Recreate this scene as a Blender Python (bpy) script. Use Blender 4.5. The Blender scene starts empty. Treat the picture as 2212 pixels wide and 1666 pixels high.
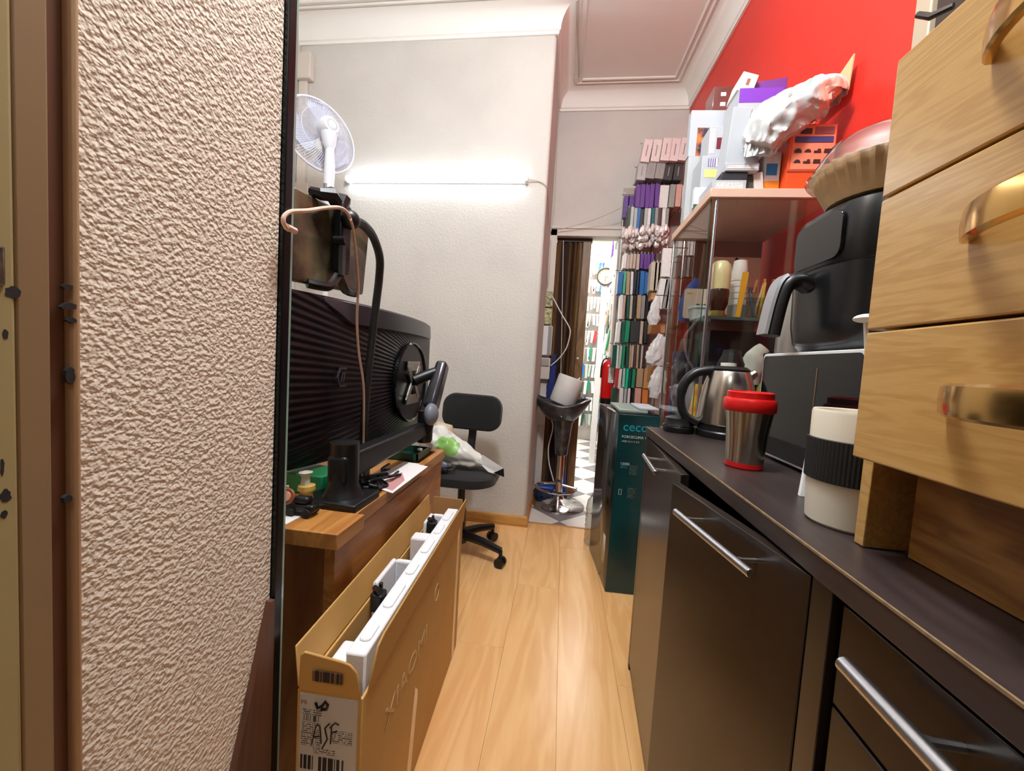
import bpy, bmesh, math, random
from mathutils import Vector, Matrix, noise
random.seed(7)
S = bpy.context.scene
COL = S.collection
PI = math.pi

# ------------------------------------------------------------------ camera
W, H, F = 2212, 1666, 844.0
HC = 1.06
YAW, PITCH, ROLL = math.radians(-7.2), math.radians(-3.48), math.radians(3.52)
_f = Vector((math.sin(YAW)*math.cos(PITCH), math.cos(YAW)*math.cos(PITCH), math.sin(PITCH)))
_r = Vector((math.cos(YAW), -math.sin(YAW), 0))
_u = _r.cross(_f)
CR = math.cos(ROLL)*_r + math.sin(ROLL)*_u
CU = -math.sin(ROLL)*_r + math.cos(ROLL)*_u
cam = bpy.data.cameras.new('camera')
cam.sensor_fit = 'HORIZONTAL'; cam.sensor_width = 36.0; cam.lens = F/W*36.0; cam.clip_start = 0.01
camo = bpy.data.objects.new('camera', cam); COL.objects.link(camo)
camo.matrix_world = Matrix(((CR.x, CU.x, -_f.x, 0), (CR.y, CU.y, -_f.y, 0), (CR.z, CU.z, -_f.z, HC), (0, 0, 0, 1)))
S.camera = camo
CP = Vector((0, 0, HC))
def _ray(px, py): return CR*((px-W/2)/F) + CU*((H/2-py)/F) + _f
def AX(px, py, x): d = _ray(px, py); return CP + d*(x/d.x)
def AY(px, py, y): d = _ray(px, py); return CP + d*(y/d.y)
def AZ(px, py, z): d = _ray(px, py); return CP + d*((z-HC)/d.z)

# ------------------------------------------------------------------ light and exposure
S.view_settings.view_transform = 'Standard'; S.view_settings.look = 'None'
S.view_settings.gamma = 1.0; S.view_settings.use_curve_mapping = False
S.view_settings.exposure = 1.32
wd = bpy.data.worlds.new('world'); S.world = wd; wd.use_nodes = True
wd.node_tree.nodes['Background'].inputs[0].default_value = (1.0, 0.97, 0.94, 1)
wd.node_tree.nodes['Background'].inputs[1].default_value = 0.02
def area(name, loc, size, power, col, rot=(0, 0, 0), sy=None):
    l = bpy.data.lights.new(name, 'AREA'); l.energy = power; l.color = col; l.size = size
    if sy: l.shape = 'RECTANGLE'; l.size_y = sy
    o = bpy.data.objects.new(name, l); COL.objects.link(o); o.location = loc; o.rotation_euler = rot
    return o
def bulb(name, loc, r, power, col):
    l = bpy.data.lights.new(name, 'POINT'); l.energy = power; l.color = col; l.shadow_soft_size = r
    o = bpy.data.objects.new(name, l); COL.objects.link(o); o.location = loc
bulb('room_pendant_lamp', (-0.10, 0.60, 2.78), 0.12, 45, (0.92, 0.96, 1.0))
area('hall_ceiling_lamp', (-0.05, -0.9, 2.70), 0.4, 2.5, (0.94, 0.97, 1.0))
area('shop_ceiling_lamp', (0.1, 4.5, 2.85), 1.0, 50, (1.0, 0.99, 0.97), sy=1.8)
TUBE_STRENGTH = 4.6

# ------------------------------------------------------------------ materials
def lin(c):
    return tuple(((v/255)/12.92 if v/255 <= 0.04045 else ((v/255+0.055)/1.055)**2.4) for v in c[:3]) + (1,)
_M = {}
def mat(name, col, rough=0.5, metal=0.0, vary=0.0, scale=30.0, bump=0.0, bscale=80.0, coat=0.0, spec=0.5, trans=0.0, alpha=1.0,
        emit=0.0, stretch=None, sheen=0.0, col2=None, sss=0.0):
    if name in _M: return _M[name]
    m = bpy.data.materials.new(name); m.use_nodes = True
    nt = m.node_tree; b = nt.nodes['Principled BSDF']
    c = lin(col)
    b.inputs['Base Color'].default_value = c
    b.inputs['Roughness'].default_value = rough; b.inputs['Metallic'].default_value = metal
    b.inputs['Specular IOR Level'].default_value = spec
    b.inputs['Coat Weight'].default_value = coat; b.inputs['Coat Roughness'].default_value = 0.12
    b.inputs['Transmission Weight'].default_value = trans; b.inputs['Alpha'].default_value = alpha
    b.inputs['Sheen Weight'].default_value = sheen
    if sss: b.inputs['Subsurface Weight'].default_value = sss; b.inputs['Subsurface Radius'].default_value = (.02, .02, .02)
    if emit: b.inputs['Emission Color'].default_value = c; b.inputs['Emission Strength'].default_value = emit
    tc = None
    if vary or bump:
        tc = nt.nodes.new('ShaderNodeTexCoord'); mp = nt.nodes.new('ShaderNodeMapping')
        nt.links.new(tc.outputs['Object'], mp.inputs[0])
        if stretch: mp.inputs['Scale'].default_value = stretch
    if vary:
        n = nt.nodes.new('ShaderNodeTexNoise'); n.inputs['Scale'].default_value = scale; n.inputs['Detail'].default_value = 5
        nt.links.new(mp.outputs[0], n.inputs['Vector'])
        r = nt.nodes.new('ShaderNodeValToRGB')
        c2 = lin(col2) if col2 else tuple(v*(1-vary) for v in c[:3])+(1,)
        r.color_ramp.elements[0].position = 0.35; r.color_ramp.elements[1].position = 0.65
        r.color_ramp.elements[0].color = c2; r.color_ramp.elements[1].color = c
        nt.links.new(n.outputs[0], r.inputs[0]); nt.links.new(r.outputs[0], b.inputs['Base Color'])
    if bump:
        n2 = nt.nodes.new('ShaderNodeTexNoise'); n2.inputs['Scale'].default_value = bscale; n2.inputs['Detail'].default_value = 4
        nt.links.new(mp.outputs[0], n2.inputs['Vector'])
        bp = nt.nodes.new('ShaderNodeBump'); bp.inputs['Strength'].default_value = bump; bp.inputs['Distance'].default_value = 0.004
        nt.links.new(n2.outputs[0], bp.inputs['Height']); nt.links.new(bp.outputs[0], b.inputs['Normal'])
    _M[name] = m
    return m

def wood(name, c1, c2, along='y', rough=0.35, scale=9.0, coat=0.0, rnd=False, fine=1.0, bump=0.05, spec=0.5):
    if name in _M: return _M[name]
    m = bpy.data.materials.new(name); m.use_nodes = True; nt = m.node_tree; b = nt.nodes['Principled BSDF']
    b.inputs['Roughness'].default_value = rough; b.inputs['Coat Weight'].default_value = coat; b.inputs['Coat Roughness'].default_value = 0.2
    b.inputs['Specular IOR Level'].default_value = spec
    tc = nt.nodes.new('ShaderNodeTexCoord'); mp = nt.nodes.new('ShaderNodeMapping')
    sc = {'x': (0.12, 1, 1), 'y': (1, 0.12, 1), 'z': (1, 1, 0.12)}[along]
    mp.inputs['Scale'].default_value = sc
    nt.links.new(tc.outputs['Object'], mp.inputs[0])
    vec = mp.outputs[0]
    if rnd:
        oi = nt.nodes.new('ShaderNodeObjectInfo'); ml = nt.nodes.new('ShaderNodeVectorMath'); ml.operation = 'SCALE'
        ml.inputs[0].default_value = (17, 31, 7); nt.links.new(oi.outputs['Random'], ml.inputs['Scale'])
        ad = nt.nodes.new('ShaderNodeVectorMath'); ad.operation = 'ADD'
        nt.links.new(vec, ad.inputs[0]); nt.links.new(ml.outputs[0], ad.inputs[1]); vec = ad.outputs[0]
    n1 = nt.nodes.new('ShaderNodeTexNoise'); n1.inputs['Scale'].default_value = scale; n1.inputs['Detail'].default_value = 3; n1.inputs['Distortion'].default_value = 1.2
    n2 = nt.nodes.new('ShaderNodeTexNoise'); n2.inputs['Scale'].default_value = scale*14*fine; n2.inputs['Detail'].default_value = 6
    for n in (n1, n2): nt.links.new(vec, n.inputs['Vector'])
    # growth rings: sine of the broad noise
    mu = nt.nodes.new('ShaderNodeMath'); mu.operation = 'MULTIPLY'; mu.inputs[1].default_value = 38
    sn = nt.nodes.new('ShaderNodeMath'); sn.operation = 'SINE'
    nt.links.new(n1.outputs[0], mu.inputs[0]); nt.links.new(mu.outputs[0], sn.inputs[0])
    mr = nt.nodes.new('ShaderNodeMapRange'); mr.inputs[1].default_value = -1; mr.inputs[2].default_value = 1
    nt.links.new(sn.outputs[0], mr.inputs[0])
    mx = nt.nodes.new('ShaderNodeMix'); mx.inputs[0].default_value = 0.55
    nt.links.new(mr.outputs[0], mx.inputs[2]); nt.links.new(n2.outputs[0], mx.inputs[3])
    r = nt.nodes.new('ShaderNodeValToRGB'); r.color_ramp.elements[0].position = 0.25; r.color_ramp.elements[1].position = 0.75
    r.color_ramp.elements[0].color = lin(c2); r.color_ramp.elements[1].color = lin(c1)
    nt.links.new(mx.outputs[0], r.inputs[0]); nt.links.new(r.outputs[0], b.inputs['Base Color'])
    bp = nt.nodes.new('ShaderNodeBump'); bp.inputs['Strength'].default_value = bump; bp.inputs['Distance'].default_value = 0.002
    nt.links.new(n2.outputs[0], bp.inputs['Height']); nt.links.new(bp.outputs[0], b.inputs['Normal'])
    _M[name] = m; return m

def glass(name, tint=(235, 245, 240), refl=0.35, rough=0.02):
    if name in _M: return _M[name]
    m = bpy.data.materials.new(name); m.use_nodes = True; nt = m.node_tree
    for n in list(nt.nodes): nt.nodes.remove(n)
    o = nt.nodes.new('ShaderNodeOutputMaterial'); t = nt.nodes.new('ShaderNodeBsdfTransparent'); g = nt.nodes.new('ShaderNodeBsdfGlossy')
    t.inputs[0].default_value = lin(tint); g.inputs['Roughness'].default_value = rough
    lw = nt.nodes.new('ShaderNodeLayerWeight'); lw.inputs[0].default_value = 0.25
    ml = nt.nodes.new('ShaderNodeMath'); ml.operation = 'MULTIPLY_ADD'; ml.inputs[1].default_value = refl; ml.inputs[2].default_value = 0.03
    mx = nt.nodes.new('ShaderNodeMixShader')
    nt.links.new(lw.outputs['Facing'], ml.inputs[0]); nt.links.new(ml.outputs[0], mx.inputs[0])
    nt.links.new(t.outputs[0], mx.inputs[1]); nt.links.new(g.outputs[0], mx.inputs[2]); nt.links.new(mx.outputs[0], o.inputs[0])
    _M[name] = m; return m

def film(name, col, opacity=0.6, rough=0.3, bump=0.4, bscale=40):
    """crinkled plastic film: part see-through, part diffuse and glossy"""
    if name in _M: return _M[name]
    m = mat(name, col, rough, bump=bump, bscale=bscale, vary=0.06, scale=12)
    m.node_tree.nodes['Principled BSDF'].inputs['Alpha'].default_value = opacity
    return m

def barcode(name, paper, ink, axis=0, n=260.0, fill=0.5, mode='bars'):
    """flat print: bars along one axis, or rows of small unreadable print"""
    if name in _M: return _M[name]
    m = bpy.data.materials.new(name); m.use_nodes = True; nt = m.node_tree; b = nt.nodes['Principled BSDF']; b.inputs['Roughness'].default_value = 0.6
    tc = nt.nodes.new('ShaderNodeTexCoord'); sp = nt.nodes.new('ShaderNodeSeparateXYZ'); nt.links.new(tc.outputs['Object'], sp.inputs[0])
    def fl(src, k):
        a = nt.nodes.new('ShaderNodeMath'); a.operation = 'MULTIPLY'; a.inputs[1].default_value = k
        c = nt.nodes.new('ShaderNodeMath'); c.operation = 'FLOOR'; nt.links.new(src, a.inputs[0]); nt.links.new(a.outputs[0], c.inputs[0]); return c.outputs[0], a.outputs[0]
    if mode == 'bars':
        i, _ = fl(sp.outputs[axis], n); w = nt.nodes.new('ShaderNodeTexWhiteNoise'); w.noise_dimensions = '1D'; nt.links.new(i, w.inputs['W'])
        v = w.outputs[0]
        g = nt.nodes.new('ShaderNodeMath'); g.operation = 'LESS_THAN'; g.inputs[1].default_value = fill; nt.links.new(v, g.inputs[0]); fac = g.outputs[0]
    else:
        i, a = fl(sp.outputs[2], n); fr = nt.nodes.new('ShaderNodeMath'); fr.operation = 'FRACT'; nt.links.new(a, fr.inputs[0])
        g1 = nt.nodes.new('ShaderNodeMath'); g1.operation = 'LESS_THAN'; g1.inputs[1].default_value = 0.55; nt.links.new(fr.outputs[0], g1.inputs[0])
        j, _ = fl(sp.outputs[axis], n*2.2); cb = nt.nodes.new('ShaderNodeCombineXYZ'); nt.links.new(i, cb.inputs[0]); nt.links.new(j, cb.inputs[1])
        w = nt.nodes.new('ShaderNodeTexWhiteNoise'); nt.links.new(cb.outputs[0], w.inputs[0])
        g2 = nt.nodes.new('ShaderNodeMath'); g2.operation = 'LESS_THAN'; g2.inputs[1].default_value = fill; nt.links.new(w.outputs[0], g2.inputs[0])
        mm = nt.nodes.new('ShaderNodeMath'); mm.operation = 'MULTIPLY'; nt.links.new(g1.outputs[0], mm.inputs[0]); nt.links.new(g2.outputs[0], mm.inputs[1]); fac = mm.outputs[0]
    mx = nt.nodes.new('ShaderNodeMix'); mx.data_type = 'RGBA'; mx.inputs[6].default_value = lin(paper); mx.inputs[7].default_value = lin(ink)
    nt.links.new(fac, mx.inputs[0]); nt.links.new(mx.outputs[2], b.inputs['Base Color'])
    _M[name] = m; return m

def stucco(name, col, cell=90.0, strength=1.0, dist=0.006, rough=0.8, blotch=None, detail=3, lo=.38, hi=.62):
    m = bpy.data.materials.new(name); m.use_nodes = True; nt = m.node_tree; b = nt.nodes['Principled BSDF']; b.inputs['Roughness'].default_value = rough
    b.inputs['Base Color'].default_value = lin(col); b.inputs['Specular IOR Level'].default_value = 0.3
    tc = nt.nodes.new('ShaderNodeTexCoord')
    n1 = nt.nodes.new('ShaderNodeTexNoise'); n1.inputs['Scale'].default_value = cell; n1.inputs['Detail'].default_value = detail; n1.inputs['Roughness'].default_value = 0.5
    nt.links.new(tc.outputs['Object'], n1.inputs['Vector'])
    r = nt.nodes.new('ShaderNodeValToRGB'); r.color_ramp.elements[0].position = lo; r.color_ramp.elements[1].position = hi
    nt.links.new(n1.outputs[0], r.inputs[0])
    bp = nt.nodes.new('ShaderNodeBump'); bp.inputs['Strength'].default_value = strength; bp.inputs['Distance'].default_value = dist
    nt.links.new(r.outputs[0], bp.inputs['Height']); nt.links.new(bp.outputs[0], b.inputs['Normal'])
    if blotch:
        n2 = nt.nodes.new('ShaderNodeTexNoise'); n2.inputs['Scale'].default_value = 2.2; n2.inputs['Detail'].default_value = 6
        nt.links.new(tc.outputs['Object'], n2.inputs['Vector'])
        r2 = nt.nodes.new('ShaderNodeValToRGB'); r2.color_ramp.elements[0].position = .35; r2.color_ramp.elements[1].position = .6
        r2.color_ramp.elements[0].color = lin(blotch); r2.color_ramp.elements[1].color = lin(col)
        nt.links.new(n2.outputs[0], r2.inputs[0]); nt.links.new(r2.outputs[0], b.inputs['Base Color'])
    _M[name] = m; return m

# ------------------------------------------------------------------ mesh helpers
class MB:
    def __init__(s, M=None): s.v = []; s.f = []; s.M = M or Matrix()
    def add(s, vs, fs):
        k = len(s.v); s.v += [tuple(s.M @ Vector(p)) for p in vs]; s.f += [tuple(i+k for i in f) for f in fs]; return s
    def box(s, x0, x1, y0, y1, z0, z1):
        return s.add([(x0, y0, z0), (x1, y0, z0), (x1, y1, z0), (x0, y1, z0), (x0, y0, z1), (x1, y0, z1), (x1, y1, z1), (x0, y1, z1)],
                     [(0, 3, 2, 1), (4, 5, 6, 7), (0, 1, 5, 4), (1, 2, 6, 5), (2, 3, 7, 6), (3, 0, 4, 7)])
    def hexa(s, b, t):
        return s.add(list(b)+list(t), [(0, 3, 2, 1), (4, 5, 6, 7), (0, 1, 5, 4), (1, 2, 6, 5), (2, 3, 7, 6), (3, 0, 4, 7)])
    def prism(s, poly, fn, a, b):
        n = len(poly); vs = [fn(p[0], p[1], a) for p in poly]+[fn(p[0], p[1], b) for p in poly]
        return s.add(vs, [tuple(range(n-1, -1, -1)), tuple(range(n, 2*n))]+[(i, (i+1) % n, n+(i+1) % n, n+i) for i in range(n)])
    def tube(s, pts, r, n=8, cap=True, closed=False):
        pts = [Vector(p) for p in pts]; m = len(pts); rs = r if isinstance(r, (list, tuple)) else [r]*m
        vs = []; fs = []; up = None
        for i, p in enumerate(pts):
            a = pts[(i-1) % m] if (closed or i) else pts[0]; b = pts[(i+1) % m] if (closed or i < m-1) else pts[-1]
            t = (b-a).normalized()
            if up is None: up = t.orthogonal().normalized()
            up = (up - t*up.dot(t))
            up = up.normalized() if up.length > 1e-6 else t.orthogonal().normalized()
            w = t.cross(up)
            for j in range(n):
                q = 2*PI*j/n; vs.append(p + (up*math.cos(q)+w*math.sin(q))*rs[i])
        for i in range(m if closed else m-1):
            for j in range(n):
                i2 = (i+1) % m; fs.append((i*n+j, i*n+(j+1) % n, i2*n+(j+1) % n, i2*n+j))
        if cap and not closed: fs += [tuple(range(n-1, -1, -1)), tuple(range((m-1)*n, m*n))]
        return s.add(vs, fs)
    def lathe(s, prof, n=24, loc=(0, 0, 0), sup=0.0, sx=1, sy=1, cap=True):
        vs = []; fs = []; m = len(prof); L = Vector(loc)
        for r, z in prof:
            for j in range(n):
                q = 2*PI*j/n; c, d = math.cos(q), math.sin(q)
                if sup: k = (abs(c)**sup+abs(d)**sup)**(-1/sup); c *= k; d *= k
                vs.append(L+Vector((r*c*sx, r*d*sy, z)))
        for i in range(m-1):
            for j in range(n): fs.append((i*n+j, i*n+(j+1) % n, (i+1)*n+(j+1) % n, (i+1)*n+j))
        if cap and prof[0][0] > 1e-6: fs.append(tuple(range(n-1, -1, -1)))
        if cap and prof[-1][0] > 1e-6: fs.append(tuple(range((m-1)*n, m*n)))
        return s.add(vs, fs)
    def grid(s, fn, nu, nv):
        vs = [fn(i/nu, j/nv) for j in range(nv+1) for i in range(nu+1)]
        return s.add(vs, [(j*(nu+1)+i, j*(nu+1)+i+1, (j+1)*(nu+1)+i+1, (j+1)*(nu+1)+i) for j in range(nv) for i in range(nu)])
    def ball(s, c, r, n=12, m=8, wob=0.0, k=8.0, seed=0):
        r = r if isinstance(r, (tuple, list)) else (r, r, r); C = Vector(c); vs = []; fs = []
        for i in range(m+1):
            th = PI*i/m
            for j in range(n):
                q = 2*PI*j/n; d = Vector((math.sin(th)*math.cos(q), math.sin(th)*math.sin(q), math.cos(th)))
                g = 1+wob*noise.noise(d*k*.3+Vector((seed, 0, 0))) if wob else 1
                vs.append(C+Vector((d.x*r[0]*g, d.y*r[1]*g, d.z*r[2]*g)))
        for i in range(m):
            for j in range(n): fs.append((i*n+j, (i+1)*n+j, (i+1)*n+(j+1) % n, i*n+(j+1) % n))
        return s.add(vs, fs)
    def build(s, name, m, parent=None, bevel=0.0, smooth=True, solid=0.0, seg=2, sub=0, angle=0.6):
        me = bpy.data.meshes.new(name); me.from_pydata(s.v, [], s.f)
        bm = bmesh.new(); bm.from_mesh(me); bmesh.ops.remove_doubles(bm, verts=bm.verts, dist=1e-6)
        bmesh.ops.recalc_face_normals(bm, faces=bm.faces); bm.to_mesh(me); bm.free()
        if smooth:
            me.shade_smooth(); me.set_sharp_from_angle(angle=angle)
        me.materials.append(m)
        o = bpy.data.objects.new(name, me); COL.objects.link(o)
        if solid: d = o.modifiers.new('solid', 'SOLIDIFY'); d.thickness = solid; d.offset = 0
        if sub: d = o.modifiers.new('sub', 'SUBSURF'); d.levels = sub; d.render_levels = sub
        if bevel: d = o.modifiers.new('bevel', 'BEVEL'); d.width = bevel; d.segments = seg; d.limit_method = 'ANGLE'; d.angle_limit = 0.6
        if parent: adopt(o, parent)
        return o
_INV = {}
def adopt(o, p):
    o.parent = p
    o.matrix_parent_inverse = Matrix.Translation(-_INV.get(p.name, Vector((0, 0, 0))))
def tag(o, label=None, cat=None, group=None, kind=None):
    if label: o['label'] = label
    if cat: o['category'] = cat
    if group: o['group'] = group
    if kind: o['kind'] = kind
    return o
def thing(name, label, cat, loc, group=None):
    o = bpy.data.objects.new(name, None); COL.objects.link(o); o.location = loc; o.empty_display_size = 0.05
    _INV[o.name] = Vector(loc)
    return tag(o, label, cat, group)
def struct(o, label=None): o['kind'] = 'structure'; return tag(o, label)
def part(o, label): o['label'] = label; return o
def rotz(a, loc=(0, 0, 0)): return Matrix.Translation(loc) @ Matrix.Rotation(a, 4, 'Z')
def text(body, size, loc, right, up, m, parent, name='lettering', ext=0.0004, align='LEFT', xs=1.0):
    c = bpy.data.curves.new('t', 'FONT'); c.body = body; c.size = size; c.extrude = ext; c.align_x = align; c.resolution_u = 3
    t = bpy.data.objects.new('t', c); COL.objects.link(t)
    bpy.context.view_layer.update()
    me = bpy.data.meshes.new_from_object(t.evaluated_get(bpy.context.evaluated_depsgraph_get()))
    bpy.data.objects.remove(t); bpy.data.curves.remove(c)
    r = Vector(right).normalized(); u = Vector(up); u = (u-r*u.dot(r)).normalized(); n = r.cross(u)
    Mx = Matrix(((r.x*xs, u.x, n.x, loc[0]), (r.y*xs, u.y, n.y, loc[1]), (r.z*xs, u.z, n.z, loc[2]), (0, 0, 0, 1)))
    me.transform(Mx); me.materials.clear(); me.materials.append(m)
    o = bpy.data.objects.new(name, me); COL.objects.link(o)
    if parent: adopt(o, parent)
    return o
def bez(pts, n=24):
    """smooth curve (Catmull-Rom) through points"""
    P = [Vector(p) for p in pts]; P = [2*P[0]-P[1]]+P+[2*P[-1]-P[-2]]; out = []
    k = len(P)-3; per = max(2, n//k)
    for i in range(k):
        for j in range(per):
            t = j/per; a, b, c, d = P[i:i+4]
            out.append(.5*((2*b)+(c-a)*t+(2*a-5*b+4*c-d)*t*t+(3*b-a-3*c+d)*t**3))
    out.append(P[-2]); return out

# ================================================================== SETTING
BX, BY, WY = -0.17, 2.47, 3.19          # chimney-breast corner, its front, the doorway wall
RX = lambda y: 0.815 + (3.19-y)*0.037   # the red wall runs slightly out of square
CZ = 3.16
M_wallw = stucco('cream plaster', (211, 206, 198), 70, .22, .004, .75, blotch=(203, 198, 191))
M_ceil = mat('white ceiling paint', (243, 240, 232), .7, vary=.03, scale=3)
M_red = mat('red wall paint', (222, 50, 38), .42, vary=.05, scale=4, bump=.12, bscale=60)
M_stucco = stucco('sponge textured plaster', (238, 222, 204), 170, .4, .006, .75, detail=1.5, lo=.3, hi=.7)
M_floorw = wood('laminate plank', (238, 188, 128), (228, 172, 110), 'y', .28, 5, rnd=True, bump=.03)
M_base = wood('oak skirting', (205, 150, 80), (176, 120, 58), 'x', .4, 8)
M_jamb = mat('white door paint', (214, 204, 192), .5, vary=.05, scale=8)

M_hall = mat('dull hall paint', (104, 96, 86), .7, vary=.05, scale=3)
struct(MB().box(-1.1, 1.15, -2.8, -2.7, 0, CZ).build('wall_hall_back', M_hall, smooth=False))
struct(MB().box(-1.1, -1.0, -2.7, .05, 0, CZ).build('wall_hall_left', M_hall, smooth=False))
struct(MB().box(-1.1, -.46, .02, .10, 0, CZ).build('wall_hall_front', M_hall, smooth=False))
fl = struct(MB().box(-1.85, 1.05, -2.8, 2.54, -.05, -.012).build('floor', mat('underlay', (120, 84, 50), .8), smooth=False))
k = 0
pm = {}
for i in range(-10, 5):
    x0 = 0.054+0.2*i
    x1 = x0+0.2
    if x1 < -1.8 or x0 > .85: continue
    y = -1.9+(i*0.43 % 1.38)-1.38
    while y < 2.54:
        a, b = max(y, -1.5), min(y+1.38, 2.54)
        if b-a > .02:
            L = round(b-a, 3)
            if L not in pm:
                o = MB().box(.0002, .1998, .0002, L-.0002, -.012, 0).build('plank', M_floorw, bevel=.0006, seg=1); pm[L] = o.data
            else:
                o = bpy.data.objects.new('plank', pm[L]); COL.objects.link(o)
                d = o.modifiers.new('bevel', 'BEVEL'); d.width = .0006; d.segments = 1; d.limit_method = 'ANGLE'
            o.location = (x0, a, 0); o.parent = fl
        y += 1.38
# tiled shop floor: light and grey squares laid on the diagonal
fs = struct(MB().box(-1.0, 1.0, 2.54, 5.9, -.05, -.012).build('floor', mat('tile grout', (150, 145, 140), .8), smooth=False))
M_tw = mat('pale marble tile', (226, 220, 212), .18, vary=.06, scale=9); M_tg = mat('grey marble tile', (138, 132, 134), .18, vary=.18, scale=9)
ts = .30; tm = {}
def clip_tile(c, h):
    pts = [Vector((c[0]+h*1.41421, c[1])), Vector((c[0], c[1]+h*1.41421)), Vector((c[0]-h*1.41421, c[1])), Vector((c[0], c[1]-h*1.41421))]
    for nx, ny, d in ((0, 1, 2.552), (1, 0, -.9), (-1, 0, -.95), (0, -1, -5.85)):
        out = []
        for i in range(len(pts)):
            a, b = pts[i], pts[(i+1) % len(pts)]; da = a.x*nx+a.y*ny-d; db = b.x*nx+b.y*ny-d
            if da >= 0: out.append(a)
            if da*db < 0: out.append(a+(b-a)*(da/(da-db)))
        pts = out
        if len(pts) < 3: return None
    return pts
for i in range(-9, 10):
    for j in range(-9, 10):
        c = (.05+(i-j)*ts*.70711, 4.1+(i+j)*ts*.70711)
        pl = clip_tile(c, ts/2-.0015)
        if pl:
            o = MB().prism([(p.x, p.y) for p in pl], lambda a, b, z: (a, b, z), -.012, 0).build('tile', M_tw if (i+j) % 2 else M_tg, fs, smooth=False)
struct(MB().box(-.165, .37, 2.535, 2.556, -.012, .003).build('trim_5', M_base, bevel=.002))   # threshold strip

ceil = struct(MB().box(-1.95, 1.1, -2.8, 3.35, CZ, CZ+.06).build('ceiling', M_ceil, smooth=False))
struct(MB().box(-1.0, 1.0, 3.29, 5.95, 2.95, 3.0).build('ceiling', M_ceil, smooth=False))
struct(MB().box(-1.85, BX, BY, 3.29, 0, CZ).build('wall_back_left', M_wallw, bevel=.018, seg=3))
wb = MB(); wb.box(BX, -.115, WY, 3.29, 0, CZ); wb.box(-.115, .365, WY, 3.29, 2.08, CZ); wb.box(.365, .86, WY, 3.29, 0, CZ)
struct(wb.build('wall_back', M_wallw, smooth=False))
struct(MB().prism([(RX(3.3), 3.3), (RX(1.19), 1.19), (RX(1.19)+.1, 1.19), (RX(3.3)+.1, 3.3)], lambda a, b, z: (a, b, z), 0, CZ).build('wall_right', M_red, smooth=False))
struct(MB().prism([(RX(1.19), 1.19), (RX(-2.8), -2.8), (RX(-2.8)+.1, -2.8), (RX(1.19)+.1, 1.19)], lambda a, b, z: (a, b, z), 0, CZ).build('wall_right_near', M_hall, smooth=False))
struct(MB().box(-1.95, -1.84, .5, 2.5, 0, CZ).build('wall_left', M_wallw, smooth=False))
struct(MB().box(-1.84, -.60, .50, .58, 0, CZ).build('wall_front_left', M_wallw, smooth=False))
struct(MB().box(-.62, -.46, .316, .578, 0, CZ).build('wall_near_left', M_stucco, smooth=False))
struct(MB().box(-1.0, -.9, 3.29, 5.9, 0, 3).build('wall_shop_left', M_wallw, smooth=False))
struct(MB().box(.86, .96, 3.29, 5.9, 0, 3).build('wall_shop_right', M_wallw, smooth=False))
struct(MB().box(-1.0, .96, 5.75, 5.9, 0, 3).build('wall_shop_back', M_wallw, smooth=False))

def sweep(prof, path, name, m, close=True):
    P = [Vector(p) for p in path]; vs = []; fs = []; n = len(prof)
    for i, p in enumerate(P):
        ns = []
        if i: d = (P[i]-P[i-1]).normalized(); ns.append(Vector((d.y, -d.x)))
        if i < len(P)-1: d = (P[i+1]-P[i]).normalized(); ns.append(Vector((d.y, -d.x)))
        if len(ns) == 2: mv = (ns[0]+ns[1]); mv = mv/(mv.dot(ns[0]))
        else: mv = ns[0]
        for d, z in prof: vs.append((p.x+mv.x*d, p.y+mv.y*d, z))
    for i in range(len(P)-1):
        for j in range(n): fs.append((i*n+j, i*n+(j+1) % n, (i+1)*n+(j+1) % n, (i+1)*n+j))
    fs += [tuple(range(n)), tuple(range((len(P)-1)*n, len(P)*n))]
    return struct(MB().add(vs, fs).build(name, m, angle=.5))
path = [(-1.84, BY), (BX, BY), (BX, WY), (RX(WY), WY), (RX(-1.5), -1.5)]
cove = [(0, 3.03), (.012, 3.03), (.014, 3.045), (.022, 3.05), (.022, 3.06)]
cove += [(.022+.085*(1-math.cos(t*PI/16)), 3.06+.095*math.sin(t*PI/16)) for t in range(1, 9)] + [(.107, CZ), (0, CZ)]
sweep(cove, path, 'trim_1', M_ceil)
for k, d in enumerate((.125, .160)):
    sweep([(d, CZ), (d, CZ-.006), (d+.005, CZ-.010), (d+.012, CZ-.006), (d+.012, CZ)], path, f'trim_{k+2}', M_ceil)
bb = [(0, 0), (.014, 0), (.014, .055), (.008, .066), (0, .07)]
sweep(bb, [(-1.84, BY), (BX, BY), (BX, WY-.02)], 'baseboard_back', M_base)
# white architrave and lintel round the shop doorway
tr = MB(); tr.box(-.168, -.112, WY-.022, WY, 0, 2.13); tr.box(-.168, .40, WY-.022, WY, 2.075, 2.13); tr.box(-.175, .41, WY-.03, WY, 2.13, 2.155)
struct(tr.build('trim_4', M_jamb, bevel=.004))
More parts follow.
